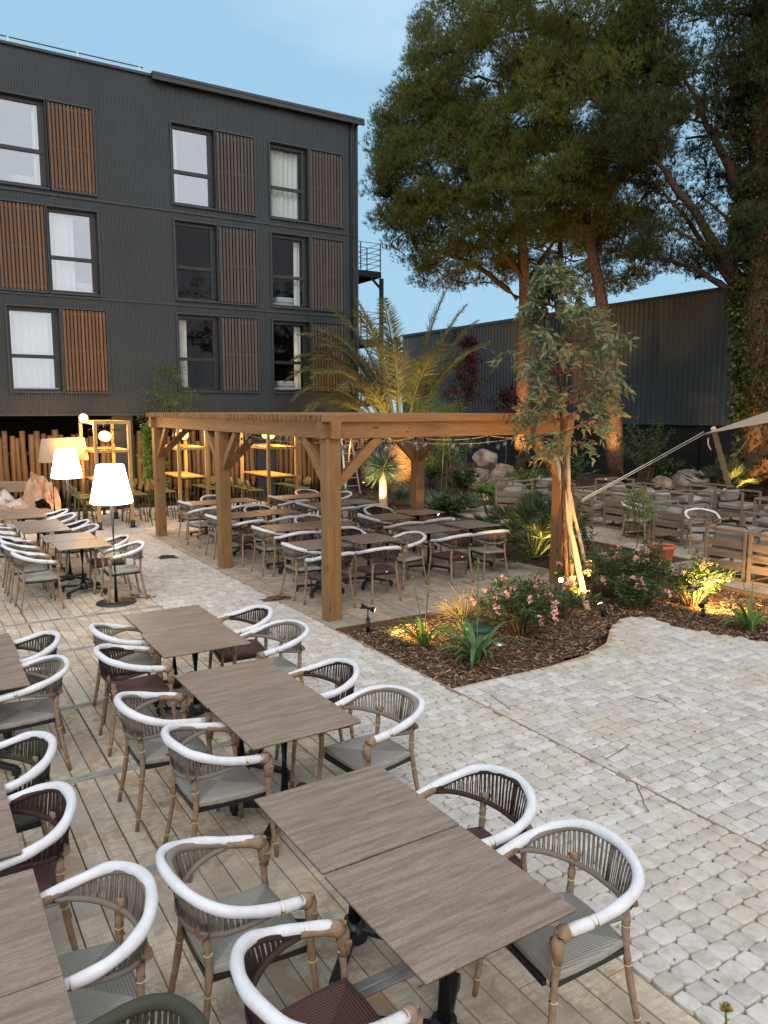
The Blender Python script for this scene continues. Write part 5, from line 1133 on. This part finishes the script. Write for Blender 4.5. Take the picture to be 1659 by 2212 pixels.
# ivy-clad pine at the right edge
pine('umbrella_pine', at(1645, 1068, 25.2), [at(1648, 1068, 25.2), at(1640, 950, 25.2), at(1636, 800, 25.2), at(1634, 600, 25.2), at(1640, 400, 25.2), at(1645, 200, 25.2), at(1648, 0, 25.2), at(1650, -160, 25.2)], (.60, .20),
     [el(1530, 120, 26, 130, 130, 3.5, .9), el(1650, 200, 24.6, 110, 180, 2.0, .6), el(1650, 480, 24.6, 70, 90, 1.6, .2), el(1420, 210, 26, 60, 90, 2.4, .3), el(1500, 520, 26, 95, 70, 2.6, .40), el(1560, 560, 26, 50, 35, 1.6, .14), el(1620, 300, 27, 60, 140, 3, .35), el(1500, 380, 27, 90, 60, 2.6, .25), el(1600, -60, 25, 170, 110, 4.0, .8), el(1760, 120, 25, 130, 220, 4.0, .9), el(1365, 290, 25.3, 60, 70, 1.8, .30), el(1760, 480, 25, 100, 100, 3.0, .3)],
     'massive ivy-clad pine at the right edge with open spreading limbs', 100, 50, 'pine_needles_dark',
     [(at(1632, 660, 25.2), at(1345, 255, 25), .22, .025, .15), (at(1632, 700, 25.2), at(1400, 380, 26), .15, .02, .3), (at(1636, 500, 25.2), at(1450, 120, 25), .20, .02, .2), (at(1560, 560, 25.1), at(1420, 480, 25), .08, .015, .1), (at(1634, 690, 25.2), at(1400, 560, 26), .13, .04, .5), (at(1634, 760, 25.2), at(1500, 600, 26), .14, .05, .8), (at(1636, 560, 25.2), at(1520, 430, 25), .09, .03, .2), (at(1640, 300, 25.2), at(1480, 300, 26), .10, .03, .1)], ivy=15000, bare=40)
# pine further round the garden, seen mirrored in the building's windows
for i, (x, y, s) in enumerate([(17, -18, 1.0), (24, -27, 1.15)]):
    pine('umbrella_pine', (x, y, 0), [Vector((x, y, 0)), Vector((x + .3, y, 3)), Vector((x, y + .3, 6)), Vector((x, y, 9))], (.35, .15), [((x, y, 9.5 * s), (4.2, 4.2, 3.2), 1.0), ((x + 2, y + 1, 7.5 * s), (3, 3, 2), .5)], ['pine beyond the plaza mirrored in the upper windows', 'taller pine beyond the plaza mirrored in the windows'][i], 50, 30, 'pine_needles_dark', nl=.3, width=.03, n_needles=6, crad=.8)

# young staked eucalyptus beside the right front post
ex, ey = 3.42, -.88
eu = empty('young_eucalyptus', (ex, ey, 0)); tag(eu, 'young grey-green eucalyptus in front of the pergola corner, tied to stakes', 'tree'); m = MB(); top = Vector((-.32, .20, 4.75))
TP = catmull([(0, 0, -.05), (-.10, .05, 1.5), (-.17, .08, 2.8), (-.24, .15, 4.0), tuple(top)], 24); m.tube(TP, [.035 - .0012 * i for i in range(25)], 8); m.build('trunk', 'branch_bark', eu)
m = MB(); base = []; dirs = []
for q in range(108):
    h = rng.uniform(1.8, 4.75); i = int(h / 4.75 * 24); p = TP[min(i, 24)]; a = rng.uniform(0, 2 * PI); wdt = .92 * math.sin(min(1, (h - 1.4) / 1.3) * PI / 2) * (1.0 if h < 3.4 else max(.22, (5.0 - h) / 2.2)) * rng.uniform(.45, 1.0); e = p + Vector((math.cos(a) * wdt, math.sin(a) * wdt, rng.uniform(.0, .45) * wdt))
    pts = catmull([p, p.lerp(e, .5) + Vector((0, 0, .12 * wdt)), e, e + Vector((math.cos(a) * .1, math.sin(a) * .1, -.15))], 8); m.tube(pts, [.010 - .0009 * k_ for k_ in range(9)], 5, 0, False)
    for k_ in range(3, 9):
        for _ in range(rng.integers(4, 7)): base.append(list(pts[k_] + Vector(rng.normal(scale=.035, size=3)))); dirs.append([math.cos(a) * .5 + rng.normal() * .7, math.sin(a) * .5 + rng.normal() * .7, -.30 + rng.normal() * .55])
m.build('branches', 'stem_red', eu); base = A(base); dirs = A(dirs); v, f = blades(base, dirs, rng.uniform(.10, .175, len(base)), rng.uniform(.036, .056, len(base)), bend=.12, wpos=.38); np_mesh('crown', v, f, 'eucalyptus_leaf', eu)
for i, (a, b, r, lab) in enumerate([((3.37, -1.30, -.05), at(1200, 985, 11.6), .044, 'thick pale timber stake leaning left against the eucalyptus'), ((3.62, -.80, -.05), at(1226, 985, 11.9), .034, 'slimmer upright stake just behind the thick leaning one'), ((4.05, -.75, -.05), at(1218, 1010, 12.0), .030, 'thinnest stake leaning in from the right behind the other two')]):
    m = MB(); b = Vector(b); a = Vector(a); m.tube([a.lerp(b, t / 8) + Vector((rng.normal() * .005, rng.normal() * .005, 0)) for t in range(9)], [r * (1.05 - .02 * t) for t in range(9)], 10); m2 = m.build('tree_stake', 'stake_wood'); tag(m2, lab, 'stake', 'timber stakes of the young eucalyptus')
    mm_ = MB(); d = (b - a).normalized(); c = a + d * .55; mm_.tube([c - d * .015, c + d * .015], r * 1.1, 10); mm_.build('tie_band', 'black_metal', m2)
# bougainvillea canes behind the post
bv = empty('bougainvillea', (6.0, 1.0, 0)); tag(bv, 'climbing bougainvillea tied to thin bamboo canes behind the right front post', 'climbing plant')
for i, (px0, py0, px1, py1) in enumerate([(1262, 1172, 1215, 1052), (1272, 1175, 1222, 1050), (1281, 1172, 1222, 1045)]):
    a = at(px0, py0, 15.3); a.z = -.05; b = at(px1, py1, 14.9); m = MB(); m.tube([a - Vector((6, 1, 0)), b - Vector((6, 1, 0))], .016, 7); m.build('cane', 'bamboo', bv)
base = []; 
for q in range(420):
    t = rng.random(); s_ = rng.uniform(-1, 1); p = at(1272 - 55 * t, 1172 - 125 * t, 15.1) ; base.append([p.x - 6 + rng.normal() * .10, p.y - 1 + rng.normal() * .10, max(.05, p.z + rng.normal() * .08)])
base = A(base); hi = base[:, 2] > .9; base[hi] += rng.normal(scale=.12, size=(hi.sum(), 3)); v, f = blades(base, rng.normal(size=base.shape) + A([0, 0, -.3]), .07, .045, bend=.1); np_mesh('leaves', v, f, 'shrub_leaf', bv)
b2 = base[rng.integers(0, len(base), 26)]; v, f = blades(np.repeat(b2, 5, 0), rng.normal(size=(130, 3)), .035, .03); np_mesh('blossoms', v, f, 'petal_magenta', bv)

# date palm
pb = at(866, 1060, 25.5); pb.z = 0
dp = empty('date_palm', tuple(pb)); tag(dp, 'arching date palm rising behind the pergola, lit from below', 'palm tree'); m = MB(); n = 13
prof = [(.0, -.1)] + [(.34 + .05 * (i % 2) + (.06 if i > 8 else 0), .10 * i) for i in range(16)] + [(.22, 1.75), (0, 1.85)]
m.lathe(prof, n=20); m.build('trunk', 'palm_bark', dp)
m = MB(); vs = []; wv = []
for i in range(260): a = i * 2.399; z = .1 + 1.55 * i / 260; m.box((math.cos(a) * .38, math.sin(a) * .38, z), (.10, .05, .14), Matrix.Rotation(a + PI / 2, 3, 'Z') @ Matrix.Rotation(-.6, 3, 'X'))
m.build('leaf_bases', 'palm_bark', dp)
# fronds: azimuth relative to camera-right; elevation; length
leafv = []; rach = MB(); cnt = 0
def frond(az, elv, Lf, droop, dens=74, lw=.030, twist=0):
    hor = (RIGHT * math.cos(az) + FH * math.sin(az)); P = []; p = Vector((0, 0, 1.55)) + hor * .15; e = elv; st = Lf / 24
    for i in range(25): P.append(p.copy()); p = p + (hor * math.cos(e) + Vector((0, 0, 1)) * math.sin(e)) * st; e -= droop * (i / 24) ** 1.3 / 24 * 2.0
    rach.tube(P, [.046 * (1 - i / 25) ** .8 + .005 for i in range(25)], 6)
    PA = A([list(q) for q in P])
    for sgn in (-1, 1):
        t = np.linspace(.33, .995, dens * 2); i = t * 24; k0 = np.minimum(i.astype(int), 23); p = PA[k0] + (PA[k0 + 1] - PA[k0]) * (i - k0)[:, None]; tan = norm(PA[np.minimum(k0 + 1, 24)] - PA[k0]); side = norm(np.cross(tan, A([0, 0, 1.0]))) * sgn; upv = np.cross(side, tan) * sgn
        d = tan * .75 + side * (.85 + rng.normal(scale=.12, size=(len(t), 1))) + upv * (.15 + rng.normal(scale=.22, size=(len(t), 1))) * 1.0; Ls = (.60 * np.sin(np.clip((t - .12) / .9, 0, 1) * PI) ** .6 + .08) * rng.uniform(.85, 1.1, len(t)); v, f = blades(p, d, Ls, lw, side=upv + rng.normal(scale=.3, size=upv.shape), bend=.14, wpos=.3); leafv.append(v)
for az, elv, Lf, dr in [(PI, 1.05, 4.9, 2.4), (PI * .98, 1.15, 5.0, 2.1), (PI * 1.02, 1.22, 5.2, 1.7), (PI * .96, 1.34, 5.3, 1.1), (PI * 1.08, .92, 4.3, 2.3), (PI * .9, 1.25, 4.7, 1.7), (PI * 1.15, 1.12, 4.2, 2.2), (PI * 1.05, 1.28, 4.8, 1.4), (PI * 1.3, 1.30, 4.8, 1.0), (PI * .95, 1.42, 5.0, .55), (PI * 1.4, 1.38, 4.9, .8), (.0, 1.30, 5.0, .6), (.1, 1.20, 4.8, .7), (-.1, 1.12, 4.4, 1.0), (.02, 1.40, 5.4, .4), (-.25, 1.16, 4.3, 1.2), (-1.0, 1.25, 4.2, 1.5), (-1.7, 1.28, 4.2, 1.4), (PI * .7, 1.15, 4.5, 1.5), (-2.2, 1.0, 3.8, 2.0), (2.4, .95, 4.4, 1.8), (PI * 1.12, .8, 3.9, 2.4), (PI, 1.2, 4.4, 1.9)]: frond(az, elv, Lf, dr)
rach.build('frond_stems', 'palm_leaflet', dp); LV = np.concatenate(leafv); np_mesh('leaflets', LV, np.arange(len(LV)).reshape(-1, 4), 'palm_leaflet', dp)

# yucca rostrata and its neighbour
def rosette(name, loc, R_, n, z, width, mat, label, cat, trunk=None, low=-.6, group=None, curve=.05):
    t = empty(name, loc); tag(t, label, cat, group)
    if trunk: m = MB(); m.lathe([(trunk * 1.15, -.05), (trunk * 1.05, .1), (trunk, z * .5), (trunk * 1.05, z), (0, z + .05)], n=16); m.build('trunk', 'stake_wood', t)
    u = unit_sphere(n * 3); u = u[u[:, 2] > low][:n]; v, f = blades(np.tile(A([0, 0, z]), (len(u), 1)) + u * .05, u, R_ * rng.uniform(.75, 1.05, len(u)), width, bend=curve, wpos=.4); np_mesh('leaves', v, f, mat, t); return t
rosette('beaked_yucca', (6.81, 9.74, 0), .68, 900, 1.12, .017, 'yucca_leaf', 'round-headed yucca on a brightly lit pale trunk', 'yucca', .115, -.75)
rosette('small_yucca', (7.5, 9.9, 0), .60, 360, .12, .016, 'yucca_leaf', 'trunkless spiky yucca right of the lit yucca trunk', 'yucca', None, .0)
rosette('small_yucca', (6.3, 11.2, 0), .5, 260, .1, .015, 'yucca_leaf', 'trunkless spiky yucca behind the stepladder side', 'yucca', None, .05)
for i, (px, py, d, r) in enumerate([(952, 1105, 20.3, .62), (1005, 1100, 20.8, .55), (925, 1092, 21.8, .5)]):
    p = at(px, py, d); rosette('blue_agave', (p.x, p.y, 0), r, 300, .08, .030, 'yucca_leaf', ['spiky blue-green clump behind the right pergola tables, nearest', 'spiky blue-green clump to the right of its neighbour, by the small spotlight', 'spiky blue-green clump beside the far pergola post'][i], 'agave', None, .05, 'spiky blue-green clumps')

def fan_palm(loc, n, stem, fan, label, mat='fan_leaf', seed=1):
    t = empty('fan_palm', loc); tag(t, label, 'fan palm', 'low fan palms'); r = random.Random(seed); m = MB(); B = []; D_ = []; L_ = []
    for i in range(n):
        a = i * 2.399 + r.uniform(-.3, .3); e = r.uniform(.12, 1.35); d = Vector((math.cos(a) * math.cos(e), math.sin(a) * math.cos(e), math.sin(e))); Ls = stem * r.uniform(.6, 1.05); p0 = Vector((d.x * .05, d.y * .05, .06)); p1 = p0 + d * Ls; m.tube([p0, p0.lerp(p1, .5) + Vector((0, 0, .03)), p1], [.008, .007, .006], 5)
        x, y, _ = quad_basis(d); tilt = r.uniform(-.5, .1); F_ = fan * r.uniform(.8, 1.1)
        for k_ in range(19):
            q = (k_ / 18 - .5) * 2.5; dd = d * math.cos(q) + x * math.sin(q) + y * (tilt * .35); B.append(list(p1)); D_.append(list(dd)); L_.append(F_ * (1 - .28 * abs(q) / 1.25))
    m.build('leaf_stalks', mat, t); v, f = blades(A(B), A(D_), A(L_), .030, bend=.06, wpos=.45); np_mesh('fans', v, f, mat, t); return t
fan_palm((4.98, 1.55, -.03), 72, .95, .44, 'large fan palm by the right front post, lit yellow from inside', seed=3)
fan_palm((5.3, 2.9, -.03), 26, .7, .36, 'smaller fan palm behind the large lit one', seed=4)
p = at(1560, 1085, 24); fan_palm((p.x, p.y, -.03), 46, 1.05, .50, 'dark fan palm between the bamboo pole and the ivy-clad trunk', seed=9)
p = at(1180, 1075, 19); fan_palm((p.x, p.y, -.03), 22, .7, .35, 'fan palm half hidden by the right front post', seed=10)

def shrub(name, loc, rx, ry, h, nleaf, leaf, lw, mat, label, cat='shrub', stems=14, flowers=0, fmat='petal_pink', group=None, seed=1, up=.5, droop=.08, stemmat='stem_brown', z0=0.08):
    t = empty(name, loc); tag(t, label, cat, group); r = np.random.default_rng(seed); m = MB(); B = []; D_ = []; tips = []
    for i in range(stems):
        a = r.uniform(0, 2 * PI); q = r.uniform(.15, 1) ** .7; e = Vector((math.cos(a) * rx * q, math.sin(a) * ry * q, h * (1.05 - .55 * q * q) * r.uniform(.75, 1.08))); pts = catmull([(0 + .12 * e.x, .12 * e.y, -.03), tuple(e * .45 + Vector((0, 0, .12 * h))), tuple(e)], 8); m.tube(pts, [.010 - .0008 * k_ for k_ in range(9)], 5, 0, False); tips.append(e)
        for _ in range(nleaf // stems):
            s_ = r.uniform(.25, 1.0) ** .8 * 8; k0 = int(min(s_, 7)); p = pts[k0].lerp(pts[k0 + 1], s_ - k0); tan = (pts[k0 + 1] - pts[k0]).normalized(); u = r.normal(size=3); B.append([p.x + u[0] * .02, p.y + u[1] * .02, max(z0 * .3, p.z)]); D_.append([tan.x * up + u[0] * .7, tan.y * up + u[1] * .7, tan.z * up + u[2] * .45 + .15])
    m.build('stems', stemmat, t); B = A(B); v, f = blades(B, A(D_), r.uniform(.75, 1.15, len(B)) * leaf, lw, bend=droop, wpos=.45); np_mesh('foliage', v, f, mat, t)
    for i in range(flowers):
        e = tips[i % len(tips)] * float(r.uniform(.82, 1.03)); c = A([e.x, e.y, e.z + .02]) + r.normal(scale=.02, size=3); nb = r.integers(4, 9); bs = []; ds = []
        for b in range(nb):
            cc = c + r.normal(scale=.024, size=3); ax = norm(r.normal(size=(1, 3)) + A([[-.3, -.5, .6]]))[0]; x_ = norm(np.cross(ax, A([0, 0, 1.0])))
            y_ = np.cross(ax, x_)
            for q in range(5): aa = q * 2 * PI / 5; bs.append(cc); ds.append(x_ * math.cos(aa) + y_ * math.sin(aa) + ax * .25)
        v, f = blades(A(bs), A(ds), .034, .030, side=A(ds)[:, [1, 2, 0]] * 1.0, bend=.0, wpos=.6); np_mesh('flower_cluster', v, f, fmat, t)
    return t
shrub('oleander', (1.75, -1.75, -.05), .95, .62, .72, 2600, .105, .017, 'oleander_leaf', 'pink oleander in the middle of the near bed, right of the green cover', 'oleander', 34, 17, group='pink oleanders', seed=2)
shrub('oleander', (2.75, -1.45, -.05), .6, .55, .55, 1200, .105, .017, 'oleander_leaf', 'small pink oleander at the foot of the eucalyptus stakes', 'oleander', 18, 9, group='pink oleanders', seed=3)
shrub('oleander', (4.15, -.85, -.05), .85, .65, .72, 2800, .105, .017, 'oleander_leaf', 'pink oleander directly right of the two stakes', 'oleander', 36, 15, group='pink oleanders', seed=4)
shrub('oleander', (3.95, -1.62, -.05), .5, .5, .50, 1300, .105, .017, 'oleander_leaf', 'low dark pink oleander at the tip of the paving', 'oleander', 18, 7, group='pink oleanders', seed=5)
shrub('oleander', (4.35, -1.55, -.05), .40, .4, .92, 900, .12, .02, 'oleander_leaf', 'upright oleander stem left of the yellow-lit oleander, pink on top', 'oleander', 8, 5, group='pink oleanders', seed=6)
shrub('oleander', (4.78, -1.98, -.05), .72, .55, .74, 2300, .105, .017, 'oleander_leaf', 'yellow-lit pink oleander in front of the orange-lit lounge backs', 'oleander', 30, 15, group='pink oleanders', seed=7)
p = at(1090, 1090, 21); shrub('oleander', (p.x, p.y, -.05), .9, .7, .7, 1300, .11, .018, 'oleander_leaf', 'dark oleander with pale flowers below the rock pile', 'oleander', 20, 8, group='pink oleanders', seed=8)
shrub('rosemary', (5.9, 2.1, -.05), .45, .45, .62, 1500, .05, .007, 'feather_leaf', 'small dense green bush right of the bamboo canes', 'shrub', 40, seed=11)
shrub('dry_tussock', (1.25, -1.25, -.05), .30, .25, .45, 260, .28, .006, 'dry_grass', 'dry straw-coloured tussock glowing in the spotlight', 'grass tuft', 30, seed=12, up=1.2, stemmat='dry_grass')
for i, (px, py, d, rx, h, mt) in enumerate([(1190, 1010, 29, 1.5, 2.4, 'shrub_leaf'), (1395, 1040, 27, 1.3, 2.6, 'shrub_leaf'), (1230, 1040, 26, 1.1, 1.5, 'shrub_leaf'), (1130, 1060, 25, .8, .9, 'feather_leaf'), (1440, 1060, 27.5, 1.0, 1.2, 'shrub_leaf'), (820, 1070, 27, 1.0, 1.5, 'shrub_leaf'), (1000, 1060, 25, .9, 1.0, 'shrub_leaf'), (930, 1050, 27, 1.2, 1.6, 'shrub_leaf'), (1060, 1070, 23.5, .7, .5, 'feather_leaf'), (975, 1130, 20.2, .6, .6, 'shrub_leaf')]):
    p = at(px, py, d); shrub('shrub', (p.x, p.y, -.05), rx, rx, h, 1500, .12, .05, mt, ['tall dark shrub left of the leaning pine trunk', 'tall dark shrub right of the leaning pine trunk', 'dark shrub behind the lounge furniture', 'bright green bush right of the rock pile', 'dark shrub left of the big boulder', 'dark shrub behind the stepladder', 'dark shrub behind the rock pile, left side', 'dark shrub behind the staked feathery tree', 'low green bush right under the rock pile', 'dark ground-hugging bush beyond the right pergola tables'][i], 'shrub', 26, seed=30 + i, group='dark background shrubs')

# feathery young trees, red-leaved sapling, climbing plants
def feathery(name, loc, h, crown_r, crown_z, n, mat, label, cat, leaf=.09, lw=.012, stakes=0, seed=1, hang=.5, stemr=.03, stemmat='stem_brown'):
    t = empty(name, loc); tag(t, label, cat); r = np.random.default_rng(seed); m = MB(); P = catmull([(0, 0, -.05), (.05, 0, h * .4), (-.03, .04, h * .75), (.02, 0, h)], 16); m.tube(P, [stemr * (1 - i / 20) for i in range(17)], 7); B = []; D_ = []
    for i in range(n):
        z = r.uniform(crown_z, h); p = P[int(z / h * 16)]; a = r.uniform(0, 2 * PI); q = crown_r * (1 - .55 * ((z - crown_z) / (h - crown_z)) ** 1.5) * r.uniform(.4, 1.1); e = p + Vector((math.cos(a) * q, math.sin(a) * q, r.uniform(-.2, .35))); pts = catmull([p, p.lerp(e, .6) + Vector((0, 0, .15)), e - Vector((0, 0, hang * .2))], 8); m.tube(pts, [.008 - .0007 * k_ for k_ in range(9)], 4, 0, False)
        for k_ in range(2, 9):
            for _ in range(9): u = r.normal(size=3); B.append(list(pts[k_] + Vector(u * .06))); D_.append([math.cos(a) * .6 + u[0] * .5, math.sin(a) * .6 + u[1] * .5, -hang + u[2] * .4])
    m.build('trunk', stemmat, t); v, f = blades(A(B), A(D_), leaf * r.uniform(.7, 1.2, len(B)), lw, bend=.1); np_mesh('crown', v, f, mat, t)
    for q in range(stakes): m = MB(); m.tube([(.25 * (q * 2 - 1), -.1, -.05), (.06 * (q * 2 - 1), 0, 2.0)], .03, 8); m.build('stake', 'stake_wood', t)
    return t
p = at(962, 1070, 23.5); feathery('feathery_acacia', (p.x, p.y, 0), 2.9, 1.0, .9, 80, 'feather_leaf', 'staked young tree with drooping bright feathery leaves behind the pergola', 'tree', stakes=2, seed=3)
p = at(908, 1060, 25); feathery('feathery_mimosa', (p.x, p.y, 0), 4.2, .95, 1.6, 110, 'feather_leaf', 'soft green mimosa at the foot of the date palm fronds', 'tree', seed=4)
p = at(360, 1070, 24.2); feathery('weeping_mimosa', (p.x, p.y, 0), 4.2, 1.15, 2.2, 190, 'feather_leaf', 'feathery green tree poking above the left end of the pergola', 'tree', seed=5, leaf=.13, hang=.2)
p = at(1004, 1050, 29.5); feathery('red_leaved_sapling', (p.x, p.y, 0), 5.6, .95, 2.6, 60, 'plum_leaf', 'thin sapling with dark red leaves in front of the warehouse wall', 'tree', leaf=.10, lw=.06, seed=6, hang=.2)
p = at(1000, 1060, 30.0); feathery('red_leaved_sapling', (p.x + 1.6, p.y - .6, 0), 3.6, .8, 2.0, 22, 'plum_leaf', 'shorter red-leaved sapling beside the taller one', 'tree', leaf=.10, lw=.06, seed=7, hang=.2)
p = at(1392, 1215, 15.2); feathery('slender_sapling', (6.62, .62, 0), 1.25, .36, .5, 17, 'feather_leaf', 'thin-stemmed sapling with small leaves beside the terracotta pot', 'tree', leaf=.06, lw=.018, seed=8, hang=.0, stemr=.012)
p = at(318, 1075, 24); feathery('climbing_vine', (1.58, 14.3, 0), 2.1, .36, .3, 60, 'feather_leaf', 'yellow-lit climbing plant on the logs by the left pergola post', 'climbing plant', leaf=.10, lw=.05, seed=9, hang=.1, stemr=.012)
shrub('yellow_flowers', (-.35, 12.9, 0), .5, .35, .55, 420, .12, .03, 'shrub_leaf', 'yellow-flowered plant glowing behind the left bar stools', 'flowers', 14, 14, 'petal_yellow', seed=21)
for i, (x, y) in enumerate([(.3, 14.2), (1.6, 14.4), (2.4, 14.3), (4.6, 14.2), (6.0, 14.3)]):
    shrub('low_ground_plant', (x, y, -.02), .45, .3, .4, 420, .08, .03, 'shrub_leaf', ['low green plant at the base of the dark pillar', 'low green plant at the palisade, second from the pillar', 'low green plant at the palisade between two high tables', 'low green plant at the palisade behind the right high table', 'low green plant near the right end of the palisade'][i], 'plant', 14, seed=50 + i, group='low plants along the palisade')

def strap_plant(name, loc, n, L_, width, mat, label, stalks=(), seed=1, cat='agapanthus', flop=1.0, dead=0):
    t = empty(name, loc); tag(t, label, cat, 'strap-leaved agapanthus clumps'); r = random.Random(seed); V = []; F = []
    for i in range(n):
        a = r.uniform(0, 2 * PI); e = r.uniform(.75, 1.45); l = L_ * r.uniform(.55, 1.1); w_ = width * r.uniform(.75, 1.15); hor = Vector((math.cos(a), math.sin(a), 0)); sd_ = Vector((-math.sin(a), math.cos(a), 0)); p = hor * r.uniform(.01, .06); b0 = len(V); k_ = 9; fl = flop * r.uniform(.5, 1.6)
        for q in range(k_ + 1):
            s_ = q / k_; ww = w_ * (.75 + .5 * math.sin(PI * min(1, s_ * 1.1 + .1))) * (1 - max(0, s_ - .7) / .3 * .85) / 2; up_ = Vector((0, 0, 1)) * .18 * ww * 2
            V += [tuple(p + sd_ * ww + up_), tuple(p), tuple(p - sd_ * ww + up_)]; p = p + (hor * math.cos(e) + Vector((0, 0, math.sin(e)))) * l / k_; e -= fl * (.12 + .30 * s_)
            if p.z < .02: p.z = .02; e = max(e, -.1)
        for q in range(k_): o = b0 + q * 3; F += [(o, o + 1, o + 4, o + 3), (o + 1, o + 2, o + 5, o + 4)]
    m = MB(); m.add(V, F, 0, True); m.build('strap_leaves', mat, t)
    for (x, y, h) in stalks:
        m = MB(); m.tube(catmull([(0, 0, 0), (x * .4, y * .4, h * .5), (x, y, h)], 8), [.007 - .0003 * q for q in range(9)], 6); s_ = m.build('flower_stalk', 'stem_green', t); m = MB(); m.lathe([(0, -.02), (.012, -.01), (.016, .012), (.008, .04), (0, .055)], (x, y, h), 8); m.build('bud', 'strap_leaf', s_)
    return t
strap_plant('agapanthus', (.48, -1.45, -.04), 26, .62, .034, 'strap_leaf', 'yellow-green lit strap-leaved clump by the bed spotlight', [(-.16, .02, .82), (.10, .06, .72), (-.02, -.1, .62)], 2)
strap_plant('agapanthus', (.62, -2.28, -.04), 30, .70, .044, 'strap_leaf_dark', 'dark green floppy strap-leaved clump in front of the green cover', [(.02, .03, 1.12)], 5, flop=1.15)
strap_plant('agapanthus', (4.38, -3.12, -.04), 26, .62, .036, 'strap_leaf', 'strap-leaved clump lit from the left at the right edge', [(-.05, .1, .62), (.08, .05, .66)], 8)
strap_plant('agapanthus', (-1.03, -7.62, -.04), 0, .62, .036, 'strap_leaf', 'single budding stalk poking up at the bottom right corner', [(.0, .0, .60)], 8) if False else None
gb_ = empty('budding_stalk', (at(1568, 2170, 3.05).x, at(1568, 2170, 3.05).y, 0)); tag(gb_, 'single green stalk with a closed pale bud at the bottom right corner', 'flower'); zz = at(1568, 2170, 3.05).z; m = MB(); m.tube([(0.02, 0, .0), (.01, 0, zz * .5), (0, 0, zz - .02)], .005, 8); m.build('stalk', 'stem_green', gb_)
bv_ = unit_sphere(60); bv_[:, 2] = abs(bv_[:, 2]) * 1.0; v, f = blades(np.tile(A([0, 0, zz - .03]), (60, 1)) + bv_ * .006, bv_ + A([0, 0, .5]), .034, .014, bend=.0); np_mesh('bud', v, f, 'dry_grass', gb_)

# rocks
def rock(name, c, size, label, seed, cat='rock', group=None):
    bm = bmesh.new(); bmesh.ops.create_icosphere(bm, subdivisions=4, radius=1.0); r = random.Random(seed); planes = [(Vector((r.gauss(0, 1), r.gauss(0, 1), r.gauss(0, 1))).normalized(), r.uniform(.62, .9)) for _ in range(16)]
    for v in bm.verts:
        p = v.co.copy()
        for n_, d in planes:
            q = p.dot(n_) - d
            if q > 0: p -= n_ * q * .85
        p *= 1 + .10 * noise.noise(p * 2 + Vector((seed, 0, 0))) + .05 * noise.noise(p * 6); v.co = Vector((p.x * size[0], p.y * size[1], p.z * size[2]))
    me = bpy.data.meshes.new(name); bm.to_mesh(me); bm.free(); me.materials.append(MATS['rock']); o = bpy.data.objects.new(name, me); COL.objects.link(o); o.location = c; o.rotation_euler = (0, 0, seed); tag(o, label, cat, group)
for i, (px, py, d, s_, z) in enumerate([(1030, 1025, 26.6, (.62, .55, .45), .32), (1083, 1022, 27.2, (.62, .5, .5), .36), (1050, 1000, 27.2, (.55, .5, .42), .98), (1060, 1035, 26.2, (.28, .25, .26), .2), (1015, 1015, 27.4, (.45, .4, .32), .4), (1078, 1040, 26.3, (.25, .22, .24), .18)]):
    p = at(px, py, d); rock('boulder', (p.x, p.y, z), s_, ['front left boulder of the rock pile behind the pergola', 'right-hand rounded boulder of the rock pile', 'top boulder balanced on the rock pile', 'small stone between the boulders of the pile', 'low grey boulder at the left of the pile', 'small round stone in front of the right boulder'][i], i + 1, 'boulder', 'boulders of the rock pile')
p = at(1490, 1060, 26.5); rock('large_boulder', (p.x, p.y, .22), (.98, .75, .52), 'large rounded boulder behind the lounge seats', 11, 'boulder')
p = at(1430, 1062, 26.8); rock('large_boulder', (p.x, p.y, .12), (.5, .45, .34), 'lower boulder touching the left of the large one', 12, 'boulder')
